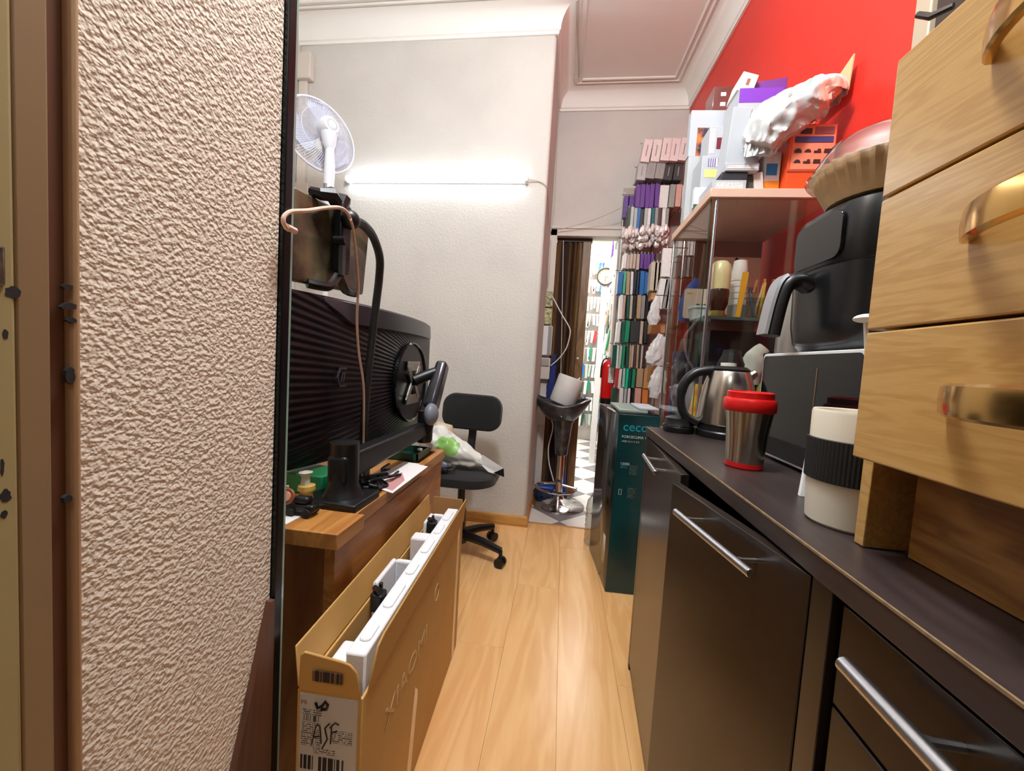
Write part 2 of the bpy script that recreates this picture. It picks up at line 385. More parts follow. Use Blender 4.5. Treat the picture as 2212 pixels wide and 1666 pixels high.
# picture of painted door casing nearest the camera, left
M_tan = mat('tan casing paint', (150, 122, 88), .45, vary=.12, scale=14, stretch=(1, 1, .15), bump=.1, bscale=40)
M_brn = mat('brown casing paint', (108, 66, 44), .5, vary=.15, scale=14, stretch=(1, 1, .1))
M_edge = mat('rounded casing edge paint', (186, 150, 114), .35, vary=.06, scale=20, bump=.1, bscale=60)
cs = struct(MB().box(-.475, -.452, .271, .2935, 0, 2.5).build('trim_6', M_tan, bevel=.002))
MB().box(-.49, -.462, .293, .3095, 0, 2.5).build('groove', M_brn, cs)
MB().prism([(-.49, .3095), (-.462, .3095), (-.455, .3095), (-.4525, .3115), (-.4525, .3145), (-.456, .3175), (-.49, .3175)], lambda a, b, z: (a, b, z), 0, 2.5).build('edge_bead', M_edge, cs, bevel=.0015)
MB().box(-.47, -.4512, .10, .271, 0, 2.5).build('outer_board', mat('olive casing paint', (168, 150, 104), .45, vary=.1, scale=12, stretch=(1, 1, .1)), cs, bevel=.003)
M_chip = mat('chipped dark undercoat', (44, 42, 44), .6, vary=.3, scale=300)
for (px, py, w, h, x) in ((28, 632, 38, 34, -.4511), (12, 722, 14, 24, -.4511), (5, 1010, 10, 36, -.4511), (12, 1072, 26, 22, -.4511), (8, 1112, 18, 12, -.4511),
                          (147, 620, 22, 17, -.4522), (149, 662, 34, 19, -.4522), (155, 692, 20, 14, -.4522), (152, 812, 24, 32, -.4522), (147, 1078, 20, 12, -.4522)):
    c = AX(px, py, x); e = AX(px+w/2, py+h/2, x); hy = abs(e.y-c.y); hz = abs(e.z-c.z); n = 14
    po = [(c.y+hy*math.cos(2*PI*q/n)*(.75+.45*random.random()), c.z+hz*math.sin(2*PI*q/n)*(.75+.45*random.random())) for q in range(n)]
    MB().prism(po, lambda a, b, t: (t, a, b), x-.004, x+.0002).build('paint_chip', M_chip, cs, smooth=False)
sp = MB(); c = AX(4, 575, -.4515); sp.box(c.x-.004, c.x+.003, c.y-.02, c.y+.001, c.z-.016, c.z+.016)
part(sp.build('strike_plate', mat('worn steel', (150, 145, 132), .35, 1.0, vary=.4, scale=120), cs, bevel=.002), 'worn steel strike plate')

# right wall, far right: side door casing with a dark opening
dr = struct(MB().box(RX(1.19)-.03, RX(1.19)+.01, 1.165, 1.215, 0, 2.6).build('trim_7', mat('grey beige casing', (176, 160, 138), .5), bevel=.004))
MB().box(RX(.8)-.030, RX(.8)+.0, .20, 1.165, 1.30, 2.6).build('opening_shade', mat('painted opening shade', (58, 46, 40), .5, vary=.2, scale=10, stretch=(1, 1, .1)), dr)  # dark sheet painted in place of the unlit depth behind the casing

# folding wooden door drawn back on the left of the doorway
M_fold = wood('brown folding door', (138, 104, 64), (108, 78, 46), 'z', .45, 10)
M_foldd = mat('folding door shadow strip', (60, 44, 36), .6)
fd = struct(MB().box(-.112, .168, 3.235, 3.275, 2.05, 2.08).build('door_1', mat('door track', (62, 48, 40), .5), bevel=.003))
MB().box(-.1149, .13, 3.276, 3.289, .01, 2.05).build('added_backing', M_foldd, fd)  # dark strip added so shop light does not show between the slats
edges = [-.1148, -.080, -.045, -.008, .012, .034, .052, .074, .094]
for q in range(len(edges)-1):
    a, b = edges[q], edges[q+1]; fy = 3.225 if q % 2 else 3.262
    gy = 3.262 if q % 2 else 3.225
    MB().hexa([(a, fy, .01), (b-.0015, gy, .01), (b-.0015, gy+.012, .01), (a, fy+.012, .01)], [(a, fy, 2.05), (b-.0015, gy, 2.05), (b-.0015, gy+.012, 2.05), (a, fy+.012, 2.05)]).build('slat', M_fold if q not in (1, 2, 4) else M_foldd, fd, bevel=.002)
MB().box(.096, .160, 3.222, 3.24, .01, 2.05).build('slat', M_fold, fd, bevel=.003)
kn = AY(1248, 774, 3.222); MB().tube([(kn.x, 3.222, kn.z), (kn.x, 3.212, kn.z)], .009, 10).build('knob', mat('white knob', (230, 225, 220), .3), fd)

# ================================================================== LEFT SIDE
M_blk = mat('black plastic', (20, 20, 22), .38)
M_blkm = mat('black satin metal', (16, 19, 22), .25, .3)
M_matt = mat('black matt fabric', (20, 20, 21), .9, bump=.25, bscale=900, sheen=.2)
M_steel = mat('chrome', (205, 205, 205), .12, 1.0)
M_white = mat('white plastic', (232, 232, 230), .35)
M_paper = mat('white paper', (232, 228, 226), .7)
M_desk = wood('beech desk veneer', (190, 132, 68), (164, 106, 50), 'y', .4, 7)
M_deskd = wood('beech end panel', (150, 96, 50), (124, 76, 38), 'z', .5, 7)
M_card = mat('brown cardboard', (206, 160, 90), .75, vary=.08, scale=5, bump=.05, bscale=120)
M_cardin = mat('inner cardboard', (168, 124, 76), .85, vary=.1, scale=9)

t = thing('glass_screen', 'tall black framed glass panel standing edge-on at the end of the textured wall', 'panel', (-.53, .595, 0))
MB().box(-.60, -.452, .5795, .5975, .02, 3.0).build('frame', M_blkm, t, bevel=.002)
MB().box(-.60, -.4535, .5975, .6025, .02, 3.0).build('glass_edge', mat('green glass edge', (150, 178, 165), .08, 0, coat=1), t)
MB().box(-.60, -.45, .575, .607, 0, .02).build('foot', M_blkm, t)
# dark sheet standing in for the shadow on the foot of the wall
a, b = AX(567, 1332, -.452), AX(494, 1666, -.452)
tag(MB().prism([(.577, .64), (.577, 0.0), (.378, 0.0), (.569, .64)], lambda p, q, x: (x, p, q), -.4595, -.449).build('wall_foot_shade', wood('painted wall shade', (104, 66, 46), (84, 52, 36), 'z', .5, 6), smooth=False),
    'dark brown sheet standing in for the shadow on the foot of the textured wall', 'board')

# desk
DZ = .685
t = thing('desk', 'low beech desk with a thick top, open slot and dark end panel', 'desk', (-.75, 1.15, 0))
top = MB(); top.box(-1.15, -.565, .79, 1.53, DZ-.035, DZ); top.box(-.565, -.452, .79, 1.30, DZ-.035, DZ); top.box(-.565, -.535, 1.30, 1.53, DZ-.035, DZ); top.box(-.478, -.452, 1.30, 1.53, DZ-.035, DZ); top.box(-.535, -.478, 1.49, 1.53, DZ-.035, DZ)
top.build('desktop', M_desk, t, bevel=.0015)
MB().box(-1.15, -.428, .722, .832, DZ-.030, DZ+.004).build('end_cap', M_desk, t, bevel=.002)
MB().box(-.478, -.462, .79, 1.525, .0, DZ-.035).build('front_panel', M_desk, t, bevel=.001)
MB().box(-1.15, -.482, .775, .80, .0, DZ-.035).build('end_panel', M_deskd, t)
MB().box(-.482, -.458, .765, .80, .0, DZ-.031).build('stile', M_desk, t, bevel=.001)
MB().box(-1.15, -.48, 1.50, 1.525, .0, DZ-.035).build('end_panel', M_deskd, t)

# curved monitor, back towards the camera
def ridges():
    m = bpy.data.materials.new('ribbed monitor back'); m.use_nodes = True; nt = m.node_tree; b = nt.nodes['Principled BSDF']
    b.inputs['Base Color'].default_value = lin((17, 17, 20)); b.inputs['Roughness'].default_value = .32
    tc = nt.nodes.new('ShaderNodeTexCoord'); sp = nt.nodes.new('ShaderNodeSeparateXYZ'); nt.links.new(tc.outputs['Object'], sp.inputs[0])
    # ribs fan out from the round mount
    def mth(op, a, bb):
        n = nt.nodes.new('ShaderNodeMath'); n.operation = op
        for i, v in enumerate((a, bb)):
            if isinstance(v, (int, float)): n.inputs[i].default_value = v
            else: nt.links.new(v, n.inputs[i])
        return n.outputs[0]
    ang = mth('ARCTAN2', mth('SUBTRACT', sp.outputs[2], .958), mth('SUBTRACT', 1.75, sp.outputs[1]))
    w = mth('SINE', mth('MULTIPLY', ang, 260.0), 0.0)
    bp = nt.nodes.new('ShaderNodeBump'); bp.inputs['Strength'].default_value = .55; bp.inputs['Distance'].default_value = .002
    nt.links.new(w, bp.inputs['Height']); nt.links.new(bp.outputs[0], b.inputs['Normal'])
    return m
MCX, MCY, MZ0, MZ1, HALF, RAD = -.585, 1.40, .75, 1.205, .52, 1.5
def back(y, z, off=0.0):
    u = y-MCY; v = (z-.978)/.228
    return Vector((MCX-u*u/(2*RAD)+.012*(1-v*v)*max(0, 1-(u/HALF)**2)+off, y, z))
t = thing('curved_monitor', 'large curved black monitor seen from behind on a desk arm', 'monitor', (-.62, 1.40, .75))
g = MB()
g.grid(lambda u, v: back(MCY-HALF+2*HALF*u, MZ0+(MZ1-MZ0)*v), 40, 16)
g.grid(lambda u, v: back(MCY-HALF+2*HALF*u, MZ0+(MZ1-MZ0)*v)+Vector((-.045 if v in (0, 1) else -.045, 0, 0)), 40, 16)
def rim(u, v):
    # closed edge loop between the shells
    s = u*4; 
    y0, y1 = MCY-HALF, MCY+HALF
    if s < 1: y, z = y0+(y1-y0)*s, MZ0
    elif s < 2: y, z = y1, MZ0+(MZ1-MZ0)*(s-1)
    elif s < 3: y, z = y1-(y1-y0)*(s-2), MZ1
    else: y, z = y0, MZ1-(MZ1-MZ0)*(s-3)
    return back(y, z)+Vector((-.045*v, 0, 0))
g.grid(rim, 160, 1)
g.build('shell', ridges(), t, angle=.9)
MB().grid(lambda u, v: back(MCY-HALF+.006+2*(HALF-.006)*u, MZ0+.008+(MZ1-MZ0-.016)*v, -.0465), 30, 6).build('screen', mat('dark screen', (10, 10, 12), .15), t)
# raised vent lip along the top, thicker towards the middle
lp = MB(); ys = [MCY-.42+.042*i for i in range(21)]
for off, dz in ((.004, 0), ):
    vs = []; n = len(ys)
    for y in ys:
        w_ = min(1, max(.05, (1-abs((y-MCY)/.42))*5)); p0 = back(y, MZ1-.002, .0); p1 = back(y, MZ1-.012-.052*w_, .004+.008*w_)
        p2 = back(y, MZ1-.016-.052*w_, -.002); vs += [p0, Vector((p0.x+.010*w_, p0.y, p0.z-.004)), p1, p2]
    fsx = [(i*4+j, i*4+(j+1) % 4, (i+1)*4+(j+1) % 4, (i+1)*4+j) for i in range(n-1) for j in range(4)]+[(0, 1, 2, 3), tuple((n-1)*4+j for j in range(4))]
    lp.add(vs, fsx)
lp.build('vent_lip', mat('smooth dark lip', (34, 34, 38), .3), t)
c0 = back(1.425, .958, .004); RM = Matrix.Translation(c0) @ Matrix.Rotation(PI/2, 4, 'Y')
MB(RM).lathe([(.150, -.004), (.152, .006), (.146, .009), (.142, .006), (.140, -.004)], 48, cap=False).build('mount_ring', mat('glossy black ring', (16, 16, 18), .08), t)
MB(RM).lathe([(.0001, .002), (.141, .002), (.141, -.003), (.0001, -.003)], 40).build('mount_recess', mat('recess black', (11, 11, 12), .35), t)
vp = MB(); 
for s1 in (-1, 1):
    for s2 in (-1, 1):
        vp.hexa([(c0.x+.008, c0.y+s1*.004-.012, c0.z-.012*s2), (c0.x+.008, c0.y+s1*.004+.012, c0.z-.012*s2), (c0.x+.008, c0.y+s1*.055+.012, c0.z+s2*.062), (c0.x+.008, c0.y+s1*.055-.012, c0.z+s2*.062)],
                [(c0.x+.014, c0.y+s1*.004-.012, c0.z-.012*s2), (c0.x+.014, c0.y+s1*.004+.012, c0.z-.012*s2), (c0.x+.014, c0.y+s1*.055+.012, c0.z+s2*.062), (c0.x+.014, c0.y+s1*.055-.012, c0.z+s2*.062)])
vp.box(c0.x+.008, c0.x+.012, c0.y-.06, c0.y+.06, c0.z+.045, c0.z+.08); vp.box(c0.x+.008, c0.x+.012, c0.y-.06, c0.y+.06, c0.z-.08, c0.z-.045)
part(vp.build('mount_plate', mat('bare steel plate', (176, 170, 160), .35, .8, vary=.3, scale=60), t, bevel=.001), 'bare steel mounting plate')
hx = AX(740, 815, -.62); hc = back(hx.y, hx.z, .001)
def hexring(r0, r1, th):
    m = MB(); 
    for q in range(6):
        a0, a1 = PI/3*q, PI/3*(q+1)
        P = lambda r, a, d: (hc.x+d, hc.y+r*math.cos(a), hc.z+r*math.sin(a))
        m.hexa([P(r0, a0, 0), P(r1, a0, 0), P(r1, a1, 0), P(r0, a1, 0)], [P(r0, a0, th), P(r1, a0, th), P(r1, a1, th), P(r0, a1, th)])
    return m
hm = hexring(.026, .032, .003)
for d in (-.007, .004): hm.hexa([(hc.x, hc.y+d-.002, hc.z-.013), (hc.x, hc.y+d+.001, hc.z-.013), (hc.x, hc.y+d+.007, hc.z+.013), (hc.x, hc.y+d+.004, hc.z+.013)], [(hc.x+.0025, hc.y+d-.002, hc.z-.013), (hc.x+.0025, hc.y+d+.001, hc.z-.013), (hc.x+.0025, hc.y+d+.007, hc.z+.013), (hc.x+.0025, hc.y+d+.004, hc.z+.013)])
part(hm.build('emblem', mat('dark grey emblem', (70, 70, 76), .25), t), 'hexagonal grey emblem')

# articulated monitor arm
t = thing('monitor_arm', 'black articulated monitor arm clamped to the desk edge', 'monitor arm', (-.525, .90, DZ))
MB().prism([(-.60, .845), (-.455, .835), (-.452, .955), (-.50, .985), (-.60, .975)], lambda a, b, z: (a, b, z), DZ, DZ+.018).build('base_plate', M_blk, t, bevel=.004)
MB().lathe([(.05, 0), (.044, .012), (.036, .03), (.034, .13), (.036, .135), (.0001, .14)], 24, (-.522, .90, DZ+.016)).build('post', M_blk, t)
la = MB(); A0, A1 = Vector((-.522, .90, .775)), Vector((-.505, 1.43, .79))
for i in range(1):
    d = (A1-A0).normalized(); w = d.cross(Vector((0, 0, 1))); up = w.cross(d)
    P = lambda c, a, b: c+w*a+up*b
    la.hexa([P(A0-d*.035, -.026, -.035), P(A0-d*.035, .026, -.035), P(A0-d*.035, .026, .033), P(A0-d*.035, -.026, .033)], [P(A1+d*.03, -.02, -.028), P(A1+d*.03, .02, -.028), P(A1+d*.03, .02, .022), P(A1+d*.03, -.02, .022)])
la.build('lower_arm', M_blk, t, bevel=.009, seg=3)
MB().lathe([(.026, 0), (.030, .01), (.030, .05), (.026, .12), (.0001, .122)], 20, (-.503, 1.42, .735)).build('elbow', M_blk, t)
U0, U1 = Vector((-.488, 1.405, .835)), Vector((-.468, 1.50, 1.04))
d = (U1-U0).normalized(); w = Vector((1, 0, 0)); w = (w-d*w.dot(d)).normalized(); up = w.cross(d)
def bar(m, a, b, hw0, hh0, hw1, hh1):
    m.hexa([a+w*-hw0+up*-hh0, a+w*hw0+up*-hh0, a+w*hw0+up*hh0, a+w*-hw0+up*hh0], [b+w*-hw1+up*-hh1, b+w*hw1+up*-hh1, b+w*hw1+up*hh1, b+w*-hw1+up*hh1])
ua = MB(); bar(ua, U0+d*.03, U1, .026, .036, .022, .030)
ua.build('spring_arm', mat('polished gunmetal', (96, 96, 104), .18, .8), t, bevel=.016, seg=4)
el = MB(); el.ball(U0+Vector((.016, -.01, .012)), (.026, .040, .042), 16, 10)
part(el.build('joint_cover', mat('grey joint cover', (120, 124, 134), .4), t), 'rounded grey joint cover')
MB().tube([Vector((-.50, 1.42, .85)), Vector((-.495, 1.41, .80)), Vector((-.50, 1.415, .76))], [.026, .028, .024], 14).build('elbow_sleeve', M_blk, t)
MB().tube([U1+Vector((-.005, -.02, -.03)), Vector((c0.x+.05, c0.y+.02, .985)), Vector((c0.x+.014, c0.y, .965))], [.018, .022, .024], 12).build('tilt_head', M_blk, t)

# tablet in a spring holder on a gooseneck
TX = -.505
t = thing('tablet', 'tablet in a smoky clear case held up by a spring clamp', 'tablet', (TX, .80, 1.18))
q = [AX(637, 403, TX-.01), AX(800, 488, TX), AX(785, 637, TX), AX(629, 607, TX-.01)]
def slab(q, th, n=Vector((1, 0, 0))): return MB().hexa([p-n*th for p in q], [p for p in q])
slab(q, .009).build('case', mat('smoky brown case', (122, 110, 82), .12, vary=.35, scale=12, col2=(62, 54, 44), coat=.8), t, bevel=.012, seg=4)
cq = [sum((q[i] for i in range(4)), Vector())/4*.06+q[i]*.94 for i in range(4)]
MB().hexa([p+Vector((-.012, 0, 0)) for p in cq], [p+Vector((-.009, 0, 0)) for p in cq]).build('screen', mat('tablet glass', (14, 14, 16), .1), t)
t = thing('tablet_holder', 'black spring clamp gripping the tablet, on a gooseneck above the desk', 'holder', (-.49, .83, 1.2))
cx = (q[0]+q[1]+q[2]+q[3])/4
sp_ = MB(); s0, s1 = AX(728, 425, TX+.004), AX(727, 600, TX+.004)
sp_.box(TX+.001, TX+.024, s1.y-.018, s1.y+.020, s1.z+.01, s0.z-.012); sp_.build('spine', M_blk, t, bevel=.005)
rr = MB(); r0, r1 = AX(735, 540, TX+.02), AX(733, 590, TX+.02); rr.box(TX+.020, TX+.030, r1.y-.006, r1.y+.006, r1.z-.005, r0.z+.01); rr.build('slide_rail', mat('dark grey rail', (74, 72, 76), .35), t, bevel=.001)
for (ax, ay, bx, by, ex, ey) in ((728, 597, 712, 618, 664, 612), (733, 597, 745, 625, 768, 634)):
    pts = [AX(ax, ay, TX+.014), AX(bx, by, TX+.016), AX((bx+ex)/2, (by+ey)/2+2, TX+.008), AX(ex, ey, TX-.004)]
    MB().tube(bez(pts, 12), .0095, 8).build('lower_claw', M_blk, t)
for (ax, ay, bx, by) in ((726, 436, 692, 420), (735, 450, 738, 430)):
    p0, p1 = AX(ax, ay, TX+.012), AX(bx, by, TX+.004); MB().tube([p0, (p0+p1)/2+Vector((.006, 0, .008)), p1, p1+Vector((-.02, 0, .006))], [.014, .015, .012, .009], 8).build('upper_claw', M_blk, t)
ks = AX(742, 520, TX+.03); MB().tube([ks+Vector((-.02, 0, 0)), ks+Vector((.006, 0, 0))], .009, 12).build('clamp_knob', M_blk, t)
bj = AX(757, 475, -.47); MB().ball(bj, (.020, .022, .020), 14, 10).build('ball_joint', M_blk, t)
MB().tube([bj, Vector((TX+.015, s1.y, bj.z))], .013, 10).build('joint_neck', M_blk, t)
gp = [bj]+[AX(p[0], p[1], -.468-.012*i_) for i_, p in enumerate(((785, 486), (806, 512), (820, 556), (819, 600), (812, 660), (803, 740), (793, 830), (786, 920), (783, 960)))]
gp.append(Vector((gp[-1].x, gp[-1].y, DZ+.04)))
MB().tube(bez(gp, 60), [.0105]*len(bez(gp, 60)), 10).build('gooseneck', mat('black ribbed gooseneck', (18, 18, 18), .45, bump=.6, bscale=400), t)
MB().box(gp[-1].x-.018, gp[-1].x+.018, gp[-1].y-.02, gp[-1].y+.02, DZ+.0, DZ+.05).build('table_clamp', M_blk, t, bevel=.004)
M_pinkw = mat('pale pink cable', (226, 190, 172), .5)
cab = [AX(*p, -.440) for p in ((624, 497), (617, 490), (612, 478), (615, 466), (630, 457), (665, 455))]+[AX(*p, -.452) for p in ((705, 449), (735, 449), (750, 460), (757, 474))]
t = thing('charging_cable', 'pale pink charging cable looping over the tablet and down to the desk', 'cable', (-.46, .8, DZ))
MB().tube(bez(cab, 60), .0034, 8).build('lead', M_pinkw, t)
MB().tube([AX(619, 490, -.440), AX(637, 499, -.442)], .0055, 8).build('plug', mat('pink plug', (232, 200, 184), .4), t)
cab = [AX(p[0], p[1], -.450-.0125*i_) for i_, p in enumerate(((757, 474), (764, 500), (770, 560), (774, 620), (771, 690), (775, 760), (785, 830), (786, 900), (785, 960)))]
cab.append(Vector((cab[-1].x, cab[-1].y, DZ+.015)))
MB().tube(bez(cab, 60), .0030, 8).build('lead', M_pinkw, t)

# things lying on the desk
tag(MB().prism([(-.66, .742), (-.553, .738), (-.548, .842), (-.66, .86)], lambda a, b, z: (a, b, z), DZ+.004, DZ+.0055).build('paper_sheet', M_paper, smooth=False), 'white paper sheet under the small toys at the near desk corner', 'paper')
Z1 = DZ+.0055
t = thing('toy_mouse', 'small brown toy with round pink ears at the near desk corner', 'toy', (-.602, .80, Z1))
MB().ball((-.606, .802, Z1+.026), (.022, .022, .026), 16, 10).build('head', mat('brown toy plastic', (150, 84, 52), .35), t)
for (dx, dz) in ((.024, .016), (-.006, -.008)):
    MB(Matrix.Translation((-.606+dx, .780, Z1+.026+dz)) @ Matrix.Rotation(1.25, 4, 'X')).lathe([(.0001, 0), (.016, 0), (.018, .003), (.016, .006), (.0001, .006)], 16).build('ear', mat('brown toy plastic', (150, 84, 52), .35), t)
    MB(Matrix.Translation((-.606+dx, .7735, Z1+.028+dz)) @ Matrix.Rotation(1.25, 4, 'X')).lathe([(.0001, 0), (.011, 0), (.010, .002), (.0001, .002)], 14).build('ear_lining', mat('pink toy plastic', (232, 168, 142), .4), t)
t = thing('toy_car', 'small black toy car in front of the monitor arm', 'toy', (-.556, .79, Z1))
MB().box(-.585, -.522, .778, .806, Z1+.008, Z1+.026).build('body', M_blk, t, bevel=.005)
MB().box(-.572, -.536, .780, .804, Z1+.026, Z1+.042).build('cabin', M_blk, t, bevel=.006)
for xx in (-.573, -.535):
    for yy in (.776, .808): MB().tube([(xx, yy-.003, Z1+.009), (xx, yy+.003, Z1+.009)], .009, 12).build('wheel', mat('rubber', (26, 26, 28), .7), t)
t = thing('wooden_toy', 'pale yellow wooden figure standing among the desk toys', 'toy', (-.588, .852, DZ))
M_yw = mat('pale yellow wood', (222, 182, 96), .5, vary=.2, scale=60)
MB().lathe([(.022, 0), (.022, .012), (.016, .016), (.014, .034), (.020, .040), (.019, .050), (.008, .054)], 16, (-.588, .852, DZ)).build('base', M_yw, t)
MB().lathe([(.012, 0), (.010, .02), (.017, .030), (.0001, .034)], 6, (-.590, .850, DZ+.052)).build('crown', mat('clear pale plastic', (220, 220, 205), .2), t)
for xx in (-.612, -.594): MB().box(xx, xx+.013, .815, .833, DZ, DZ+.028).build('block', mat('yellow toy block', (236, 176, 84), .5), t, bevel=.003)
t = thing('toy_boat', 'small blue toy beside the yellow wooden figure', 'toy', (-.632, .835, DZ))
MB().ball((-.632, .835, DZ+.026), (.026, .016, .012), 14, 8).build('hull', mat('blue toy plastic', (60, 104, 134), .3), t)
MB().lathe([(.004, 0), (.004, .014), (.0001, .015)], 10, (-.626, .835, DZ+.036)).build('funnel', M_white, t)
MB().box(-.65, -.615, .828, .842, DZ, DZ+.016).build('stand', M_blk, t, bevel=.002)
tag(MB().prism([(-.70, .92), (-.59, .915), (-.575, 1.0), (-.70, 1.02)], lambda a, b, z: (a, b, z), DZ, DZ+.052).build('green_folder', mat('green plastic', (38, 150, 96), .4), bevel=.004), 'green plastic box behind the monitor arm post', 'box')
t = thing('paper_sheet', 'printed sheets with a pink patch lying on the desk edge', 'paper', (-.46, 1.1, DZ))
MB().prism([(-.51, 1.02), (-.43, .985), (-.424, 1.245), (-.50, 1.27)], lambda a, b, z: (a, b, z+.02*(b-.98)), DZ+.001, DZ+.003).build('sheet', M_paper, t, smooth=False)
MB().prism([(-.50, 1.03), (-.437, 1.0), (-.440, 1.09), (-.478, 1.16)], lambda a, b, z: (a, b, z+.02*(b-.98)), DZ+.0031, DZ+.0036).build('pink_print', mat('pink print', (196, 142, 140), .6), t, smooth=False)
MB().prism([(-.54, 1.06), (-.48, 1.05), (-.47, 1.29), (-.53, 1.30)], lambda a, b, z: (a, b, z), DZ+.0005, DZ+.0012).build('sheet', M_paper, t, smooth=False)
t = thing('power_strip', 'black cable tangle and power strip by the arm base on the desk', 'cables', (-.47, 1.0, DZ))
MB().box(-.545, -.495, .985, 1.02, DZ+.001, DZ+.03).build('strip', M_blk, t, bevel=.004)
for i in range(5):
    a0 = random.uniform(0, 6); pts = [Vector((-.488+.024*math.cos(a0+k_*1.7+i), .955+.030*k_+.012*math.sin(a0+k_*2.1), DZ+.010+.007*i+.004*math.sin(k_*2+i))) for k_ in range(6)]
    MB().tube(bez(pts, 30), .0042, 7).build('cord', M_blk, t)
t = thing('stationery_tray', 'dark green tray under the monitor arm elbow on the desk', 'tray', (-.505, 1.36, DZ))
tm_ = MB(); tm_.box(-.60, -.485, 1.31, 1.44, DZ+.001, DZ+.006)
for b_ in ((-.60, -.485, 1.31, 1.316), (-.60, -.485, 1.434, 1.44), (-.60, -.594, 1.31, 1.44), (-.491, -.485, 1.31, 1.44)): tm_.box(b_[0], b_[1], b_[2], b_[3], DZ+.004, DZ+.028)
tm_.build('tray', mat('dark green plastic', (28, 66, 50), .35), t)
MB().lathe([(.009, 0), (.010, .006), (.0001, .010)], 12, (-.50, 1.37, DZ+.0285)).build('bead', M_white, t)
t = thing('phone', 'silver phone lying at the far end of the desk', 'phone', (-.52, 1.50, DZ))
MB().box(-.60, -.505, 1.445, 1.525, DZ+.002, DZ+.012).build('body', mat('silver phone', (186, 190, 204), .25, .4), t, bevel=.004)
MB().box(-.598, -.507, 1.447, 1.523, DZ+.0005, DZ+.0055).build('screen', M_blk, t)

# pedestal fan
FC = AY(697, 288, 1.95)
t = thing('pedestal_fan', 'white pedestal fan seen from behind near the left wall', 'fan', (FC.x+.03, 1.90, 0))
ax = Vector((-.846, .533, -.103)).normalized()      # blows away from the camera
FM = ax.to_track_quat('Z', 'Y').to_matrix().to_4x4(); FM = Matrix.Translation(FC) @ FM @ Matrix.Diagonal((.92, .92, .92, 1))
M_fan = mat('white fan plastic', (226, 228, 236), .4)
M_wire = mat('white fan wire', (222, 224, 236), .4)
rg = [Vector((.2*math.cos(2*PI*i/48), .2*math.sin(2*PI*i/48), .03)) for i in range(48)]
MB(FM).tube(rg, .0065, 8, closed=True).build('guard_rim', M_wire, t)
for side in (0, 1):
    gw = MB(FM)
    for i in range(88):
        a0 = 2*PI*i/88; e = []
        for r_ in (.052, .10, .15, .185, .2):
            zz = (-.035 if side == 0 else .085); z_ = .03+(zz-.03)*(1-(r_/.2)**4)
            aa = a0+.5*(r_/.2 if side == 0 else -r_/.2)
            e.append((r_*math.cos(aa), r_*math.sin(aa), z_))
        gw.tube(e, .0014, 3, cap=False)
    for rr_ in (.052, .125):
        zz = (-.035 if side == 0 else .085); z_ = .03+(zz-.03)*(1-(rr_/.2)**4)
        gw.tube([(rr_*math.cos(2*PI*i/32), rr_*math.sin(2*PI*i/32), z_) for i in range(32)], .0014, 4, closed=True)
    tag(gw.build('wire_guard', M_wire, t), kind='stuff')
for k_ in range(3):
    a0 = 2*PI*k_/3+.55+PI/3
    def bl(u, v, a0=a0):
        r_ = .03+.15*v; sp_w = (.45+1.0*math.sin(min(1, v*1.05)*PI*.62))*.62
        if v > .85: sp_w *= math.sqrt(max(0, 1-((v-.85)/.16)**2))
        an = a0+(u-.5)*2*sp_w+.35*v
        return (r_*math.cos(an), r_*math.sin(an), .03+.028*(u-.5)*2)
    MB(FM).grid(bl, 10, 12).build('blade', mat('pale fan blade', (206, 210, 226), .35), t, solid=.0025)
MB(FM).lathe([(.0001, -.115), (.030, -.115), (.040, -.112), (.052, -.095), (.056, -.06), (.054, -.034), (.045, -.03), (.03, .03), (.0001, .03)], 28).build('motor_housing', M_fan, t)
vg = MB(FM)
MB(FM).lathe([(.0001, -.1165), (.016, -.1165), (.016, -.1145), (.0001, -.1145)], 20).build('motor_cap', M_fan, t)
for i in range(24):
    a0 = 2*PI*i/24; vg.tube([(.021*math.cos(a0), .021*math.sin(a0), -.1150), (.031*math.cos(a0), .031*math.sin(a0), -.1148)], .0012, 4)
tag(vg.build('vent_slots', mat('vent grey', (120, 122, 128), .6), t), kind='stuff')
nk = FC-ax*.07
MB().tube([nk+Vector((0, 0, -.03)), nk+Vector((.004, 0, -.075)), nk+Vector((.006, 0, -.11))], [.040, .034, .022], 14).build('neck', M_fan, t)
px_ = Vector((nk.x+.008, nk.y, 0))
MB().tube([px_+Vector((0, 0, nk.z-.09)), px_+Vector((.002, 0, nk.z-.2)), px_+Vector((0, 0, nk.z-.34)), px_+Vector((0, 0, nk.z-.42))], [.020, .026, .026, .018], 14).build('control_column', M_fan, t)
MB().tube([px_+Vector((0, 0, nk.z-.40)), px_+Vector((0, 0, .04))], .013, 12).build('pole', mat('white pole', (232, 230, 228), .3), t)
MB().lathe([(.19, 0), (.19, .015), (.05, .03), (.03, .06), (.0001, .06)], 28, (px_.x, px_.y, 0)).build('base', M_fan, t)
sl = px_+Vector((.0, -.0255, nk.z-.30)); MB().box(sl.x-.012, sl.x+.006, sl.y-.003, sl.y+.003, sl.z-.012, sl.z+.012).build('rating_sticker', barcode('sticker print', (205, 205, 205), (110, 110, 112), 0, 400, .6), t)

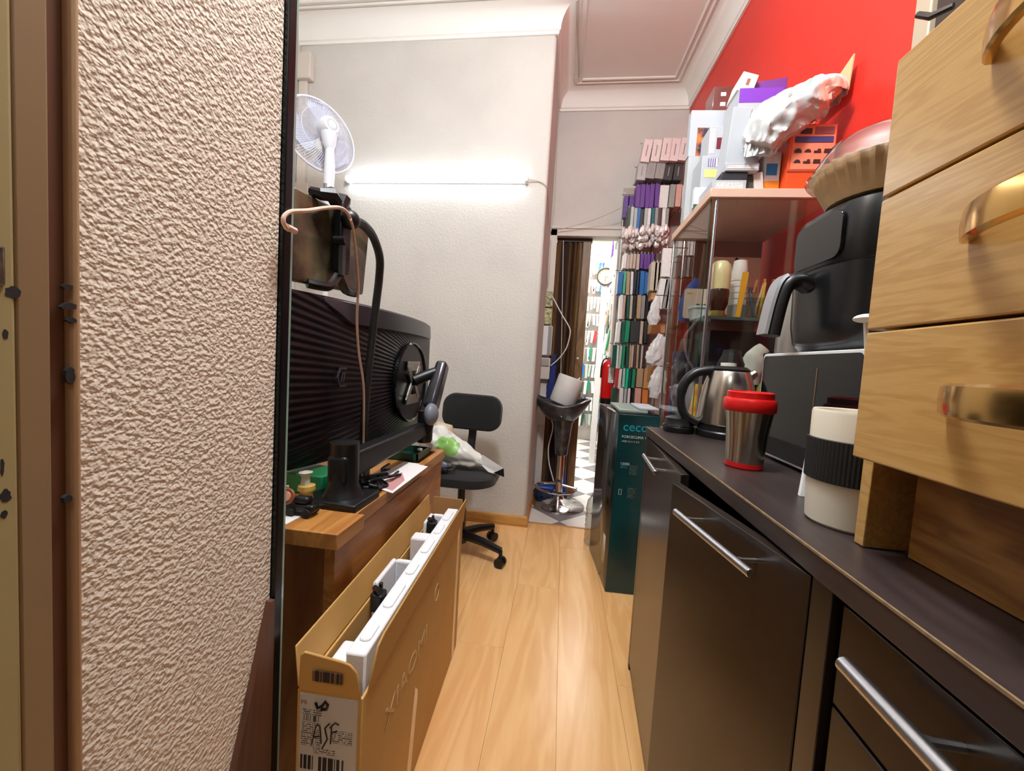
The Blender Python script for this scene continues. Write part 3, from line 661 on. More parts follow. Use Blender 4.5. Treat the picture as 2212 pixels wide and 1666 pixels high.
# fluorescent batten on the wall
t = thing('tube_light', 'lit white fluorescent batten on the cream wall', 'light', (-.9, BY, 2.165))
l0, l1 = AY(750, 390, 2.43), AY(1133, 386, 2.43)
MB().box(l0.x+.01, l1.x+.0, 2.452, BY-.001, 2.158, 2.186).build('batten', M_white, t, bevel=.004)
MB().tube([(l0.x, 2.434, 2.172), (l1.x, 2.434, 2.174)], .021, 20).build('tube', mat('lit tube', (232, 244, 255), .3, emit=TUBE_STRENGTH), t)
MB().box(l1.x, l1.x+.022, 2.42, BY-.001, 2.155, 2.19).build('end_cap', M_white, t, bevel=.003)
MB().box(l0.x-.012, l0.x, 2.42, BY-.001, 2.155, 2.19).build('end_cap', M_white, t, bevel=.003)

# trunking and box in the far left corner
t = thing('cable_trunking', 'white cable trunking with a junction box at the far left corner', 'trunking', (-1.79, BY, 1.5))
MB().box(-1.83, -1.775, 2.445, BY-.001, 1.60, 2.80).build('channel', M_jamb, t, bevel=.003)
MB().box(-1.838, -1.735, 2.42, BY-.001, 2.80, 2.96).build('junction_box', M_jamb, t, bevel=.006)
MB().box(-1.838, -1.72, 2.41, BY-.001, 2.02, 2.14).build('socket_box', M_jamb, t, bevel=.005)

# office chair
t = thing('office_chair', 'black typist chair without arms against the cream wall', 'chair', (-.50, 2.08, 0))
def rrect(w, h, r, n=6):
    out = []
    for cx_, cy_, a0 in ((w/2-r, h/2-r, 0), (-w/2+r, h/2-r, PI/2), (-w/2+r, -h/2+r, PI), (w/2-r, -h/2+r, 3*PI/2)):
        for i in range(n+1): a = a0+PI/2*i/n; out.append((cx_+r*math.cos(a), cy_+r*math.sin(a)))
    return out
bc = AY(1020, 891, 2.17); BM = Matrix.Translation((bc.x, 2.19, bc.z)) @ Matrix.Rotation(math.radians(-6), 4, 'X') @ Matrix.Rotation(math.radians(1), 4, 'Y')
bk = MB(BM); po = rrect(.345, .205, .075, 8); vs = []; n = len(po)
for k_, (s_, yy) in enumerate(((.90, -.032), (.97, -.026), (1, -.010), (1, .012), (.95, .026))):
    vs += [(p[0]*s_, yy-.05*((p[0]/.17)**2)*.35, p[1]*s_) for p in po]
bk.add(vs, [tuple(range(n)), tuple(range(4*n, 5*n))]+[(i*n+j, i*n+(j+1) % n, (i+1)*n+(j+1) % n, (i+1)*n+j) for i in range(4) for j in range(n)])
bk.build('backrest', M_matt, t)
MB().prism([(2.165, .53), (2.19, .50), (2.225, .62), (2.225, .74), (2.20, .74), (2.20, .63)], lambda a, b, x: (x, a, b), bc.x-.022, bc.x+.022).build('back_bar', M_blk, t, bevel=.004)
se = MB(); po = rrect(.40, .40, .12, 8); vs = []
for s_, zz in ((.90, .432), (.985, .440), (1, .458), (.985, .478), (.88, .490)): vs += [(bc.x+.0+p[0]*s_, 1.99+p[1]*s_, zz) for p in po]
se.add(vs, [tuple(range(n)), tuple(range(4*n, 5*n))]+[(i*n+j, i*n+(j+1) % n, (i+1)*n+(j+1) % n, (i+1)*n+j) for i in range(4) for j in range(n)])
se.build('seat', M_matt, t)
MB().box(bc.x-.08, bc.x+.08, 1.92, 2.18, .415, .434).build('seat_plate', M_blk, t, bevel=.003)
HX, HY = bc.x+.0, 2.02
MB().lathe([(.032, .10), (.030, .25), (.020, .25), (.020, .42), (.0001, .42)], 18, (HX, HY, 0)).build('gas_column', M_blk, t)
MB().lathe([(.045, .075), (.05, .09), (.045, .13), (.0001, .135)], 18, (HX, HY, 0)).build('hub', M_blk, t)
for k_ in range(5):
    a0 = math.radians(-18+72*k_); dx, dy = math.cos(a0), math.sin(a0)
    e = Vector((HX+.255*dx, HY+.255*dy, .085))
    MB().tube([(HX+.03*dx, HY+.03*dy, .115), (HX+.15*dx, HY+.15*dy, .105), e], [.026, .022, .018], 8).build('leg', M_blk, t)
    cs_ = MB(); 
    for s_ in (-1, 1): cs_.tube([(e.x-dy*s_*.008, e.y+dx*s_*.008, .026), (e.x-dy*s_*.024, e.y+dx*s_*.024, .026)], .0255, 14)
    cs_.tube([(e.x, e.y, .03), (e.x, e.y, .085)], .010, 8)
    cs_.build('castor', M_blk, t)

# what lies on the chair
def blob(name, m, pts, radii, wob, n=28, k=14.0, seed=0, per=9, flat=(1, 1, 1), parent=None, ridge=0.0, crease=0.0):
    """a crumpled bag or cloth: swept rings pushed in and out by noise and sharp creases"""
    C = bez(pts, per*(len(pts)-1)); R_ = []
    for i in range(len(C)):
        f_ = i/(len(C)-1)*(len(radii)-1); a = int(min(f_, len(radii)-2)); R_.append(radii[a]+(radii[a+1]-radii[a])*(f_-a))
    b = MB(); b.tube(C, R_, n); cen = [Vector(c) for c in C]; out = []
    for i, v in enumerate(b.v):
        ring = min(i//n, len(C)-1); c = cen[ring]; d = Vector(v)-c
        q = Vector(v)*k+Vector((seed*3.1, seed, 0)); g_ = 1+wob*noise.noise(q)+wob*.6*noise.noise(q*2.3)
        if crease:
            an = (i % n)*2*PI/n; w_q = Vector((math.cos(an)*1.15+seed, math.sin(an)*1.15, ring*1.9/n*1.5+.35*math.sin(an*2)))
            g_ += crease*(.45-abs(noise.noise(w_q))*2.2)+crease*.45*(.45-abs(noise.noise(w_q*2.6+Vector((3, 1, 0))))*2.2)
        if ridge: g_ += ridge*(abs(math.sin(i % n*2*PI/n*3+ring*.35+seed))-.5)
        d = Vector((d.x*flat[0], d.y*flat[1], d.z*flat[2])); out.append(tuple(c+d*g_))
    b.v = out
    return b.build(name, m, parent, angle=.9)
def printed_film(name, col, prints, opacity, rough=.3, bump=.5, bscale=40):
    """bag film with printed patches; prints: (colour, centre, radius)"""
    m = film(name, col, opacity, rough, bump, bscale); nt = m.node_tree; b = nt.nodes['Principled BSDF']
    tc = nt.nodes.new('ShaderNodeTexCoord'); no = nt.nodes.new('ShaderNodeTexNoise'); no.inputs['Scale'].default_value = 22
    nt.links.new(tc.outputs['Object'], no.inputs['Vector'])
    src = b.inputs['Base Color'].links[0].from_socket if b.inputs['Base Color'].links else None
    for (pc, cen, rad) in prints:
        sb = nt.nodes.new('ShaderNodeVectorMath'); sb.operation = 'DISTANCE'; sb.inputs[1].default_value = cen
        nt.links.new(tc.outputs['Object'], sb.inputs[0])
        ad = nt.nodes.new('ShaderNodeMath'); ad.operation = 'MULTIPLY_ADD'; ad.inputs[1].default_value = .06; nt.links.new(no.outputs[0], ad.inputs[0]); nt.links.new(sb.outputs['Value'], ad.inputs[2])
        lt = nt.nodes.new('ShaderNodeMath'); lt.operation = 'LESS_THAN'; lt.inputs[1].default_value = rad+.03; nt.links.new(ad.outputs[0], lt.inputs[0])
        mx = nt.nodes.new('ShaderNodeMix'); mx.data_type = 'RGBA'; nt.links.new(lt.outputs[0], mx.inputs[0])
        nt.links.new(src, mx.inputs[6]); mx.inputs[7].default_value = lin(pc); src = mx.outputs[2]
    nt.links.new(src, b.inputs['Base Color'])
    return m
SEAT = .492
t = thing('carrier_bag', 'white and green plastic bag slumped on the office chair', 'bag', (-.50, 1.98, SEAT))
blob('bag', printed_film('white bag film', (232, 230, 222), [((146, 200, 104), (-.545, 1.88, SEAT+.13), .062)], .97, .35, .4, 40), [(-.72, 1.96, SEAT+.16), (-.64, 1.96, SEAT+.14), (-.56, 1.95, SEAT+.105), (-.47, 1.94, SEAT+.072), (-.40, 1.94, SEAT+.05), (-.355, 1.93, SEAT+.036)],
     [.05, .085, .085, .062, .045, .014], .18, n=40, seed=2, flat=(1, .8, .85), parent=t, crease=.14)
t = thing('blue_packet', 'clear packet with dark blue cloth on the chair seat', 'packet', (-.575, 1.86, SEAT))
MB().ball((-.575, 1.85, SEAT+.026), (.055, .04, .024), 16, 10, .25, 20, 3).build('cloth', mat('navy cloth', (26, 40, 78), .8), t)
MB().ball((-.565, 1.85, SEAT+.031), (.075, .05, .030), 16, 10, .2, 16, 5).build('wrapper', glass('clear wrapper', (226, 236, 236), .7, .15), t)
t = thing('mailer_envelope', 'folded white mailer with a black corner hanging off the chair seat', 'envelope', (-.33, 1.90, .45))
e0 = [AY(1043, 983, 1.92), AY(1088, 1012, 1.90), AY(1088, 1030, 1.90), AY(1055, 1020, 1.905), AY(1035, 1000, 1.92)]
MB().add(e0+[p+Vector((-.004, .012, -.002)) for p in e0], [(0, 1, 2, 3, 4), (9, 8, 7, 6, 5)]+[(i, (i+1) % 5, 5+(i+1) % 5, 5+i) for i in range(5)]).build('paper', M_paper, t, smooth=False)
e1 = [AY(1088, 1012, 1.896), AY(1089, 1031, 1.896), AY(1066, 1022, 1.899)]
MB().add(e1+[p+Vector((0, .003, 0)) for p in e1], [(0, 1, 2), (5, 4, 3), (0, 1, 4, 3), (1, 2, 5, 4), (2, 0, 3, 5)]).build('black_corner', M_blk, t, smooth=False)
tag(blob('brown_bag', mat('beige wrap', (206, 184, 154), .6), [(-.66, 2.06, SEAT+.20), (-.62, 2.05, SEAT+.17), (-.58, 2.05, SEAT+.10)], [.02, .05, .05], .3, seed=9, ridge=.1), 'crumpled beige wrapping behind the white and green bag', 'wrapping')

# ------------------------------------------------------------------ cardboard box with foam inserts
u_ = Vector((-.024, .76, 0)); LEN = u_.length; ang = math.atan2(-u_.x, u_.y)
BOXM = Matrix.Translation((-.296, .595, 0)) @ Matrix.Rotation(ang, 4, 'Z')     # local: +y along the box, -x to the left
TH, HB, HF = .118, .475, .553
t = thing('cardboard_box', 'long open brown cardboard box standing beside the desk', 'box', (-.36, .97, 0))
w_ = .005
MB(BOXM).box(-w_, 0, 0, LEN, 0, HB).build('side_panel', M_card, t, bevel=.0015)
MB(BOXM).box(-TH, -TH+w_, 0, LEN, 0, HB).build('side_panel', M_card, t, bevel=.0015)
MB(BOXM).box(-TH+w_, -w_, 0, w_, 0, HB).build('end_panel', M_card, t)
MB(BOXM).box(-TH+w_, -w_, LEN-w_, LEN, 0, HB).build('end_panel', M_card, t)
MB(BOXM).box(-TH+w_, -w_, w_, LEN-w_, 0, w_).build('bottom', M_cardin, t)
def flap(pts, th, name='flap', m=M_card, bev=.002):
    P_ = [Vector(p) for p in pts]; nrm = (P_[1]-P_[0]).cross(P_[2]-P_[1]).normalized()*th; n_ = len(P_)
    return MB(BOXM).add(P_+[p+nrm for p in P_], [tuple(range(n_)), tuple(range(2*n_-1, n_-1, -1))]+[(i, (i+1) % n_, n_+(i+1) % n_, n_+i) for i in range(n_)]).build(name, m, t, bevel=bev)
flap([(0, .014, HB), (0, LEN-.002, HB), (.006, LEN-.004, HF+.005), (.006, .06, HF), (.005, .035, HF-.008), (.004, .022, HF-.035)], .004)
flap([(-TH, .005, HB), (-TH-.012, .012, HF-.01), (-TH-.010, LEN-.005, HF+.01), (-TH, LEN-.002, HB)], .004)
arc = [(-.018+.012*math.cos(a), HF-.055+.0+.03*math.sin(a)) for a in [i*PI/10 for i in range(6)]]
ef = [(-TH+.002, -.001, HB)]+[(-.004, -.001, HB)]+[(-.006, -.004, HF-.055), (-.010, -.005, HF-.030), (-.022, -.006, HF-.017), (-.036, -.006, HF-.013)]+[(-TH+.014, -.006, HF-.004), (-TH+.006, -.005, HF-.012)]
flap(ef, -.004)
flap([(-TH+.002, LEN, HB), (-TH+.004, LEN+.004, HF), (-.006, LEN+.004, HF-.002), (-.004, LEN, HB)], .004, m=M_cardin)
# print and label
M_lab = mat('grey white label', (200, 194, 186), .6, vary=.04, scale=20)
lab = MB(BOXM).box(-TH+.006, -.008, -.0012, .0, .10, HB-.004).build('shipping_label', M_lab, t, smooth=False)
B = BOXM
def onface(xa, xb, za, zb, m, name, par=None, d=.0018):
    za, zb = .462-(.43-za)*.5, .462-(.43-zb)*.5
    return MB(BOXM).box(xa, xb, -d, -.0010, za, zb).build(name, m, par or t, smooth=False)
M_bar = barcode('barcode print', (196, 190, 182), (26, 24, 26), 0, 520, .55)
M_rows = barcode('small print', (198, 192, 184), (92, 88, 88), 0, 260, .72, 'rows')
MB(BOXM).box(-.088, -.034, -.0070, -.0055, HF-.052, HF-.034).build('barcode', barcode('card barcode', (120, 84, 52), (30, 22, 22), 0, 420, .7), t, smooth=False)
onface(-TH+.012, -.075, .352, .372, barcode('small bars', (196, 190, 182), (60, 58, 58), 0, 700, .5), 'barcode', lab)
onface(-TH+.012, -.072, .374, .396, M_rows, 'print_block', lab)
onface(-TH+.010, -.072, .262, .346, M_rows, 'print_block', lab)
onface(-.052, -.016, .285, .33, M_rows, 'print_block', lab)
onface(-.085, -.046, .238, .256, M_rows, 'print_block', lab)
onface(-TH+.010, -.030, .175, .226, M_bar, 'barcode', lab)
ink = mat('black marker ink', (18, 18, 22), .5)
def stroke(pts, r=.0013, name='handwriting', m=ink): 
    return MB(BOXM).tube([(p[0], -.0018, .400+(p[1]-.305)*.95) for p in pts], r, 6).build(name, m, lab)
stroke([(-.088, .285), (-.082, .318), (-.079, .326), (-.074, .322), (-.071, .290)]); stroke([(-.085, .300), (-.072, .304)])
stroke([(-.057, .330), (-.065, .320), (-.063, .310), (-.060, .300), (-.069, .280)])
stroke([(-.054, .292), (-.053, .328)]); stroke([(-.056, .322), (-.047, .333), (-.040, .330)]); stroke([(-.054, .313), (-.043, .318)])
lg = MB(BOXM); lg.tube([(-.083+dx_, -.002, .447+dz_) for dx_, dz_ in ((0, .011), (.004, .002), (.012, .007), (.017, .015), (.022, .010), (.020, .002), (.010, 0))], .0024, 6); lg.build('logo', ink, lab)
text('Mi', .011, BOXM @ Vector((-.110, -.0016, .452)), BOXM.to_3x3() @ Vector((1, 0, 0)), (0, 0, 1), mat('purple grey print', (150, 120, 124), .6), lab)
M_outl = mat('pale outline print', (212, 178, 130), .6)
text('XIAOMI', .062, BOXM @ Vector((.0006, .10, .315)), BOXM.to_3x3() @ Vector((0, 1, 0)), (0, 0, 1), M_outl, t, xs=1.25)
MB(BOXM).tube([(.0006, .445+.022*math.cos(a), .395+.022*math.sin(a)) for a in [2*PI*i/24 for i in range(24)]], .0012, 5, closed=True).build('printed_ring', M_outl, t)
M_tape = mat('clear packing tape', (206, 170, 126), .18, coat=.5)
MB(BOXM).box(-.001, .0009, LEN-.075, LEN-.045, .0, HB).build('tape', M_tape, t, smooth=False)
MB(BOXM).prism([(.24, .0), (.275, .0), (.31, .22), (.285, .25)], lambda a, b, x: (x, a, b), -.001, .0009).build('tape', M_tape, t, smooth=False)
# foam
M_foam = mat('white polystyrene foam', (236, 236, 240), .8, bump=.25, bscale=260)
t = thing('foam_insert', 'white polystyrene packing foam inside the open cardboard box', 'foam', (-.36, .97, .2))
FZ = .528
fo = MB(BOXM); fo.box(-.050, -.012, .03, LEN-.03, .05, FZ); fo.build('spine', M_foam, t, bevel=.004)
for (x0, x1, y0, y1, z1) in ((-.104, -.050, .03, .13, FZ-.055), (-.104, -.092, .25, .37, FZ-.004), (-.092, -.050, .356, .37, FZ-.004), (-.104, -.050, .50, .545, FZ-.01), (-.098, -.086, .60, .68, FZ-.002), (-.086, -.050, .665, .68, FZ-.002)):
    MB(BOXM).box(x0, x1, y0, y1, .05, z1).build('block', M_foam, t, bevel=.006, seg=3)
for y0, y1 in ((.06, .11), (.16, .25), (.29, .345), (.40, .48), (.52, .59), (.62, .70)):
    MB(BOXM).prism(rrect(.022, (y1-y0), .009, 4), lambda a, b, z, c=(y0+y1)/2: (-.031+a, c+b, z), FZ-.001, FZ+.0045).build('ridge', M_foam, t, bevel=.002)
for nm, yy, lb in (('plastic_clip', .205, 'black plastic fitting wedged in the near end of the foam'), ('plastic_clip', .60, 'black plastic fitting wedged in the far end of the foam')):
    t = thing(nm, lb, 'fitting', BOXM @ Vector((-.068, yy, FZ-.03)), 'black fittings in the foam')
    MB(BOXM).prism(rrect(.030, .032, .008), lambda a, b, z, c=yy: (-.068+a, c+b, z), FZ-.035, FZ+.004).build('body', M_blk, t, bevel=.003)
    MB(BOXM).tube([(-.082, yy+.012, FZ+.004), (-.060, yy-.012, FZ+.012)], .007, 8).build('lever', M_blk, t)
    MB(BOXM).box(-.074, -.066, yy+.012, yy+.020, FZ, FZ+.016).build('prong', M_blk, t, bevel=.002)

# ------------------------------------------------------------------ bar stool and the doorway corner
SX, SY = .034, 2.93
t = thing('bar_stool', 'chrome bar stool with a black plastic-wrapped seat by the doorway', 'stool', (SX, SY, 0))
MB().lathe([(.196, 0), (.198, .006), (.184, .016), (.10, .034), (.045, .055), (.034, .075), (.0001, .075)], 48, (SX, SY, 0.001)).build('base', M_steel, t)
MB().lathe([(.027, .06), (.027, .40), (.0001, .40)], 24, (SX, SY, 0)).build('pole', M_steel, t)
M_wrap = mat('black seat in crinkled film', (18, 18, 20), .3, vary=.9, scale=22, col2=(70, 72, 74), bump=.5, bscale=50, coat=.4)
MB().lathe([(.040, .385), (.046, .39), (.062, .56), (.070, .63), (.09, .67), (.0001, .68)], 24, (SX, SY, 0)).build('cone', M_wrap, t)
sg = MB()
def seat(u, v):
    a = 2*PI*u; r_ = .06+.125*v; r_ *= 1+.10*abs(math.cos(a)); 
    z_ = .655+.11*v**1.6+.055*(v**2)*abs(math.cos(a))**1.5
    return (SX-.02+r_*math.cos(a)*(1+.02*noise.noise(Vector((u*9, v*4, 0)))), SY+r_*math.sin(a)*.9, z_+.006*noise.noise(Vector((u*14, v*6, 3))))
sg.grid(seat, 40, 10); sg.build('seat', M_wrap, t, solid=.022, angle=1.2)
rg = [Vector((SX-.02-.150*math.cos(a), SY-.03-.15*math.sin(a), .145)) for a in [i*PI/10-.3 for i in range(12)]]
MB().tube([Vector((SX, SY, .17))]+rg+[Vector((SX, SY, .16))], .011, 10).build('footrest', M_steel, t)
t = thing('white_roll', 'white cylindrical roll tipped over on the stool seat', 'roll', (SX, SY, .72))
RMx = Matrix.Translation((SX-.022, SY, .775)) @ Matrix.Rotation(math.radians(17), 4, 'Y')
MB(RMx).lathe([(.094, 0), (.097, .006), (.097, .196), (.092, .206), (.078, .206), (.076, .194), (.0001, .190)], 36).build('roll', mat('white roll plastic', (226, 224, 220), .5, vary=.05, scale=20), t)
MB(RMx).tube([(.05, -.01, .190), (.056, -.012, .225)], [.010, .004], 6).build('tab', M_white, t)
t = thing('blue_cleaner', 'blue floor cleaner lying behind the stool base', 'cleaner', (-.09, 3.05, 0))
M_blu = mat('blue plastic', (24, 66, 150), .4)
MB().box(-.15, .0, 3.03, 3.12, .002, .10).build('body', M_blu, t, bevel=.02, seg=3)
MB().tube([(-.13, 3.02, .05), (-.13, 3.0, .05)], .035, 16).build('wheel', mat('dark navy wheel', (22, 34, 60), .5), t)
MB().tube([(-.06, 3.02, .05), (-.06, 3.0, .05)], .030, 16).build('wheel', mat('dark navy wheel', (22, 34, 60), .5), t)
t = thing('blue_dustpan', 'tall blue dustpan standing behind the stool pole', 'dustpan', (.055, 3.1, 0))
MB().prism([(.028, .003), (.105, .003), (.050, .40), (.036, .40)], lambda a, b, y: (a, y+.0, b), 3.02, 3.045).build('blade', M_blu, t, bevel=.005)
MB().tube([(.044, 3.033, .39), (.036, 3.05, .62)], .010, 8).build('handle', M_blu, t)
t = thing('blue_coat', 'dark blue cloth hanging behind the white roll', 'cloth', (-.075, 3.165, .75))
blob('cloth', mat('navy hanging cloth', (30, 44, 110), .8), [(-.072, 3.15, 1.14), (-.075, 3.15, 1.02), (-.085, 3.15, .88), (-.09, 3.15, .78)], [.014, .026, .030, .026], .3, seed=4, flat=(1, .4, 1), parent=t)
# switch gear on the white jamb
def pbox(px0, py0, px1, py1, y0, y1):
    a, b = AY(px0, py0, y0), AY(px1, py1, y0); return MB().box(min(a.x, b.x), max(a.x, b.x), y0, y1, min(a.z, b.z), max(a.z, b.z))
M_pic = mat('colourful printed card', (214, 196, 148), .6, vary=.8, scale=55, col2=(52, 96, 84))
M_pic2 = mat('green printed card', (226, 210, 160), .6, vary=.8, scale=50, col2=(60, 120, 50))
tag(pbox(1171, 629, 1193, 663, 3.13, 3.166).build('calendar_card', M_pic, smooth=False), 'upper of two small colourful picture cards by the doorway', 'card')
tag(pbox(1168, 665, 1190, 700, 3.13, 3.166).build('calendar_card', M_pic2, smooth=False), 'lower green picture card by the doorway', 'card')
t = thing('door_phone', 'white intercom handset box beneath the picture cards', 'intercom', (-.15, 3.15, 1.12))
pbox(1162, 703, 1190, 768, 3.12, 3.167).build('body', M_white, t, bevel=.004)
pbox(1185, 705, 1189, 766, 3.114, 3.12).build('handset_seam', mat('seam grey', (150, 148, 146), .5), t)
t = thing('fuse_box', 'grey white socket box under the intercom by the doorway', 'box', (-.15, 3.15, .97))
pbox(1160, 772, 1186, 820, 3.115, 3.167).build('body', M_jamb, t, bevel=.004)
pbox(1164, 774, 1185, 791, 3.105, 3.115).build('flap', mat('grey flap', (170, 165, 160), .4), t, bevel=.002)
tag(pbox(1154, 853, 1176, 918, 3.15, 3.167).build('notice_sheet', M_paper, smooth=False), 'plain white sheet on the wall behind the stool seat', 'paper')
M_cord = mat('off white cable', (206, 196, 182), .5)
def cable(label, pts, r=.004, m=M_cord, name='cable'):
    return tag(MB().tube(bez(pts, 10*len(pts)), r, 6).build(name, m), label, 'cable')
cable('thin cable from the tube light down the wall corner', [AY(1143, 388, 2.45), AY(1165, 392, 2.462), AY(1180, 402, 2.463), Vector((BX+.006, 2.55, 2.10)), Vector((BX+.006, 2.75, 2.0)), Vector((BX+.006, 2.9, 1.85)), Vector((BX+.006, 3.1, 1.68))], .003)
cable('grey conduit along the ceiling above the doorway', [AZ(1246, 0, CZ-.012), AZ(1249, 90, CZ-.012), AZ(1251, 166, CZ-.012)], .006)
cable('cable curving from the ceiling conduit down the corner', [AZ(1246, 170, CZ-.02), AY(1228, 171, 3.05), AY(1214, 186, 3.12), AY(1209, 215, 3.14), AY(1206, 260, 3.17), AY(1204, 300, 3.17), AY(1199, 420, 3.175), AY(1190, 500, 3.15)], .004)
cable('slack string tied from the door lintel to the goods rack', [AY(1205, 497, 3.14), AY(1250, 485, 3.1), AY(1300, 468, 3.05), AY(1343, 447, 3.0)], .0035)
cable('white flex bowing out beside the folding door', [AY(1194, 642, 3.12), AY(1214, 680, 3.1), AY(1230, 708, 3.1), AY(1231, 725, 3.1), AY(1222, 755, 3.1), AY(1204, 778, 3.12), AY(1190, 790, 3.13)], .0045, M_white)
cable('white flex hanging behind the stool', [AY(1191, 905, 3.13), AY(1194, 925, 3.13), AY(1185, 965, 3.13), AY(1186, 1000, 3.13), AY(1196, 1040, 3.12)], .005, M_white)
for q_, (p0, p1) in enumerate((((1217, 520), (1206, 1000)), ((1190, 520), (1184, 620)))):
    cable(('thin wire running down the dark folding door' if q_ == 0 else 'thin wire running down the white door jamb'), [AY(*p0, 3.16), AY((p0[0]+p1[0])/2+1, (p0[1]+p1[1])/2, 3.16), AY(*p1, 3.16)], .003)

# ================================================================== RIGHT SIDE
CT = .866
M_cab = wood('dark brown cabinet foil', (42, 33, 28), (34, 27, 23), 'z', .25, 6, bump=.02)
M_top = wood('dark brown worktop', (60, 49, 48), (50, 41, 40), 'y', .33, 9, bump=.03)
M_in = mat('cabinet inside', (22, 18, 17), .7)
M_alu = mat('brushed aluminium', (200, 204, 210), .3, 1.0)
t = thing('worktop', 'long dark brown worktop over the base cabinets', 'worktop', (.55, .5, .836))
MB().box(.300, .86, -.6, 1.385, CT-.030, CT).build('slab', M_top, t, bevel=.0015)
MB().box(.2992, .3015, -.6, 1.385, CT-.0025, CT+.0003).build('worn_edge', mat('worn pale edge', (150, 124, 92), .6, vary=.4, scale=60), t)
t = thing('base_cabinet', 'dark brown base cabinet with two doors standing ajar', 'cabinet', (.55, .93, 0))
cb = MB(); cb.box(.322, .85, 1.367, 1.385, .06, CT-.031); cb.box(.322, .85, .455, .473, .06, CT-.031); cb.box(.832, .85, .473, 1.367, .06, CT-.031); cb.box(.322, .832, .473, 1.367, .06, .078); cb.box(.332, .85, .45, 1.385, .0, .06)
cb.build('carcass', M_in, t)
MB().box(.303, .322, 1.367, 1.385, .0, CT-.031).build('stile', M_cab, t, bevel=.001)
MB().box(.303, .322, .447, .481, .0, CT-.031).build('stile', M_cab, t, bevel=.001)
def door(h, e, z0, z1, th, name):
    d = (e-h).normalized(); nrm = Vector((d.y, -d.x, 0)); nrm = nrm if nrm.x > 0 else -nrm
    P = [h, e, e+nrm*th, h+nrm*th]
    o = MB().hexa([Vector((p.x, p.y, z0)) for p in P], [Vector((p.x, p.y, z1)) for p in P]).build(name, M_cab, t, bevel=.0012)
    return o, d, -nrm
def bar_handle(par, a, b, out, z, ins=.035, r=.0062):
    d = (b-a).normalized(); m = MB()
    A, B = Vector((a.x, a.y, z))+out*.032, Vector((b.x, b.y, z))+out*.032
    m.tube([A, A+d*.001, B-d*.001, B], [r*.85, r, r, r*.85], 14)
    for s_ in (ins, (b-a).length-ins):
        q = Vector((a.x, a.y, z))+d*s_; m.tube([q, q+out*.018, q+out*.030], [.0035, .0035, .0055], 8)
    part(m.build('handle', M_alu, par), 'brushed aluminium bar handle')
dA, d, out = door(Vector((.303, 1.365, 0)), Vector((.279, .905, 0)), .03, CT-.034, .018, 'door')
h0 = Vector((.303, 1.365, 0)); bar_handle(dA, h0+d*.145, h0+d*.345, out, .80)
dB, d, out = door(Vector((.303, .484, 0)), Vector((.2405, .83, 0)), .03, CT-.034, .018, 'door')
h0 = Vector((.303, .484, 0)); bar_handle(dB, h0+d*.056, h0+d*.266, out, .803)
t = thing('drawer_cabinet', 'dark brown drawer cabinet nearest the camera under the worktop', 'cabinet', (.55, .0, 0))
cb = MB(); cb.box(.326, .85, -.6, .446, .0, CT-.031); cb.build('carcass', M_in, t)
MB().box(.303, .328, -.6, .447, CT-.0315, CT-.031).build('top_rail', M_cab, t)
for (z0, z1) in ((.720, .828), (.40, .716), (.06, .396)):
    o = MB().box(.308, .326, -.25, .438, z0, z1).build('drawer', M_cab, t, bevel=.0015)
    if z0 > .7: bar_handle(o, Vector((.308, .385, 0)), Vector((.308, -.19, 0)), Vector((-1, 0, 0)), .80, .075, .0072)

# oak drawer unit standing on the worktop
M_oak = wood('oak drawer veneer', (206, 164, 98), (192, 148, 82), 'y', .30, 26, coat=.45, fine=.8, bump=.06)
M_oakd = wood('oak recessed board', (176, 126, 66), (136, 90, 42), 'y', .45, 14, bump=.1)
M_brass = mat('polished brass', (206, 164, 96), .16, 1.0)
t = thing('drawer_unit', 'oak drawer unit with brass handles standing on the worktop', 'drawers', (.60, .2, CT))
ub = MB(); ub.box(.415, .86, -.085, .505, CT+.001, .98); ub.box(.372, .86, -.085, .512, .968, 1.412); ub.build('carcass', M_oakd, t, bevel=.001)
MB().box(.366, .416, .501, .516, CT+.001, .972).build('stile', M_oak, t, bevel=.001)
MB().box(.402, .416, -.085, .486, CT+.001, .968).build('recessed_board', M_oakd, t)
for (z0, z1) in ((.975, 1.1175), (1.1205, 1.264), (1.267, 1.414)):
    o = MB().box(.340, .372, -.088, .497, z0, z1).build('drawer', M_oak, t, bevel=.002)
    zc = (z0+z1)/2+.004
    hb = MB(); n_ = 28; vs = []; prof = [(-.004, -.0135), (.002, -.0145), (.0045, -.012), (.0055, 0), (.0045, .012), (.002, .0145), (-.004, .0135)]
    for i in range(n_+1):
        u = i/n_; y_ = .392-.30*u; bow = .002+.036*(1-abs(2*u-1)**4); wd_ = 1.0-.25*abs(2*u-1)**10
        vs += [(.339-bow-p[0], y_, zc+p[1]*wd_) for p in prof]
    m_ = len(prof)
    hb.add(vs, [(i*m_+j, i*m_+(j+1) % m_, (i+1)*m_+(j+1) % m_, (i+1)*m_+j) for i in range(n_) for j in range(m_)]+[tuple(range(m_)), tuple(range(n_*m_, n_*m_+m_))])
    part(hb.build('handle', M_brass, o), 'bowed brass handle')

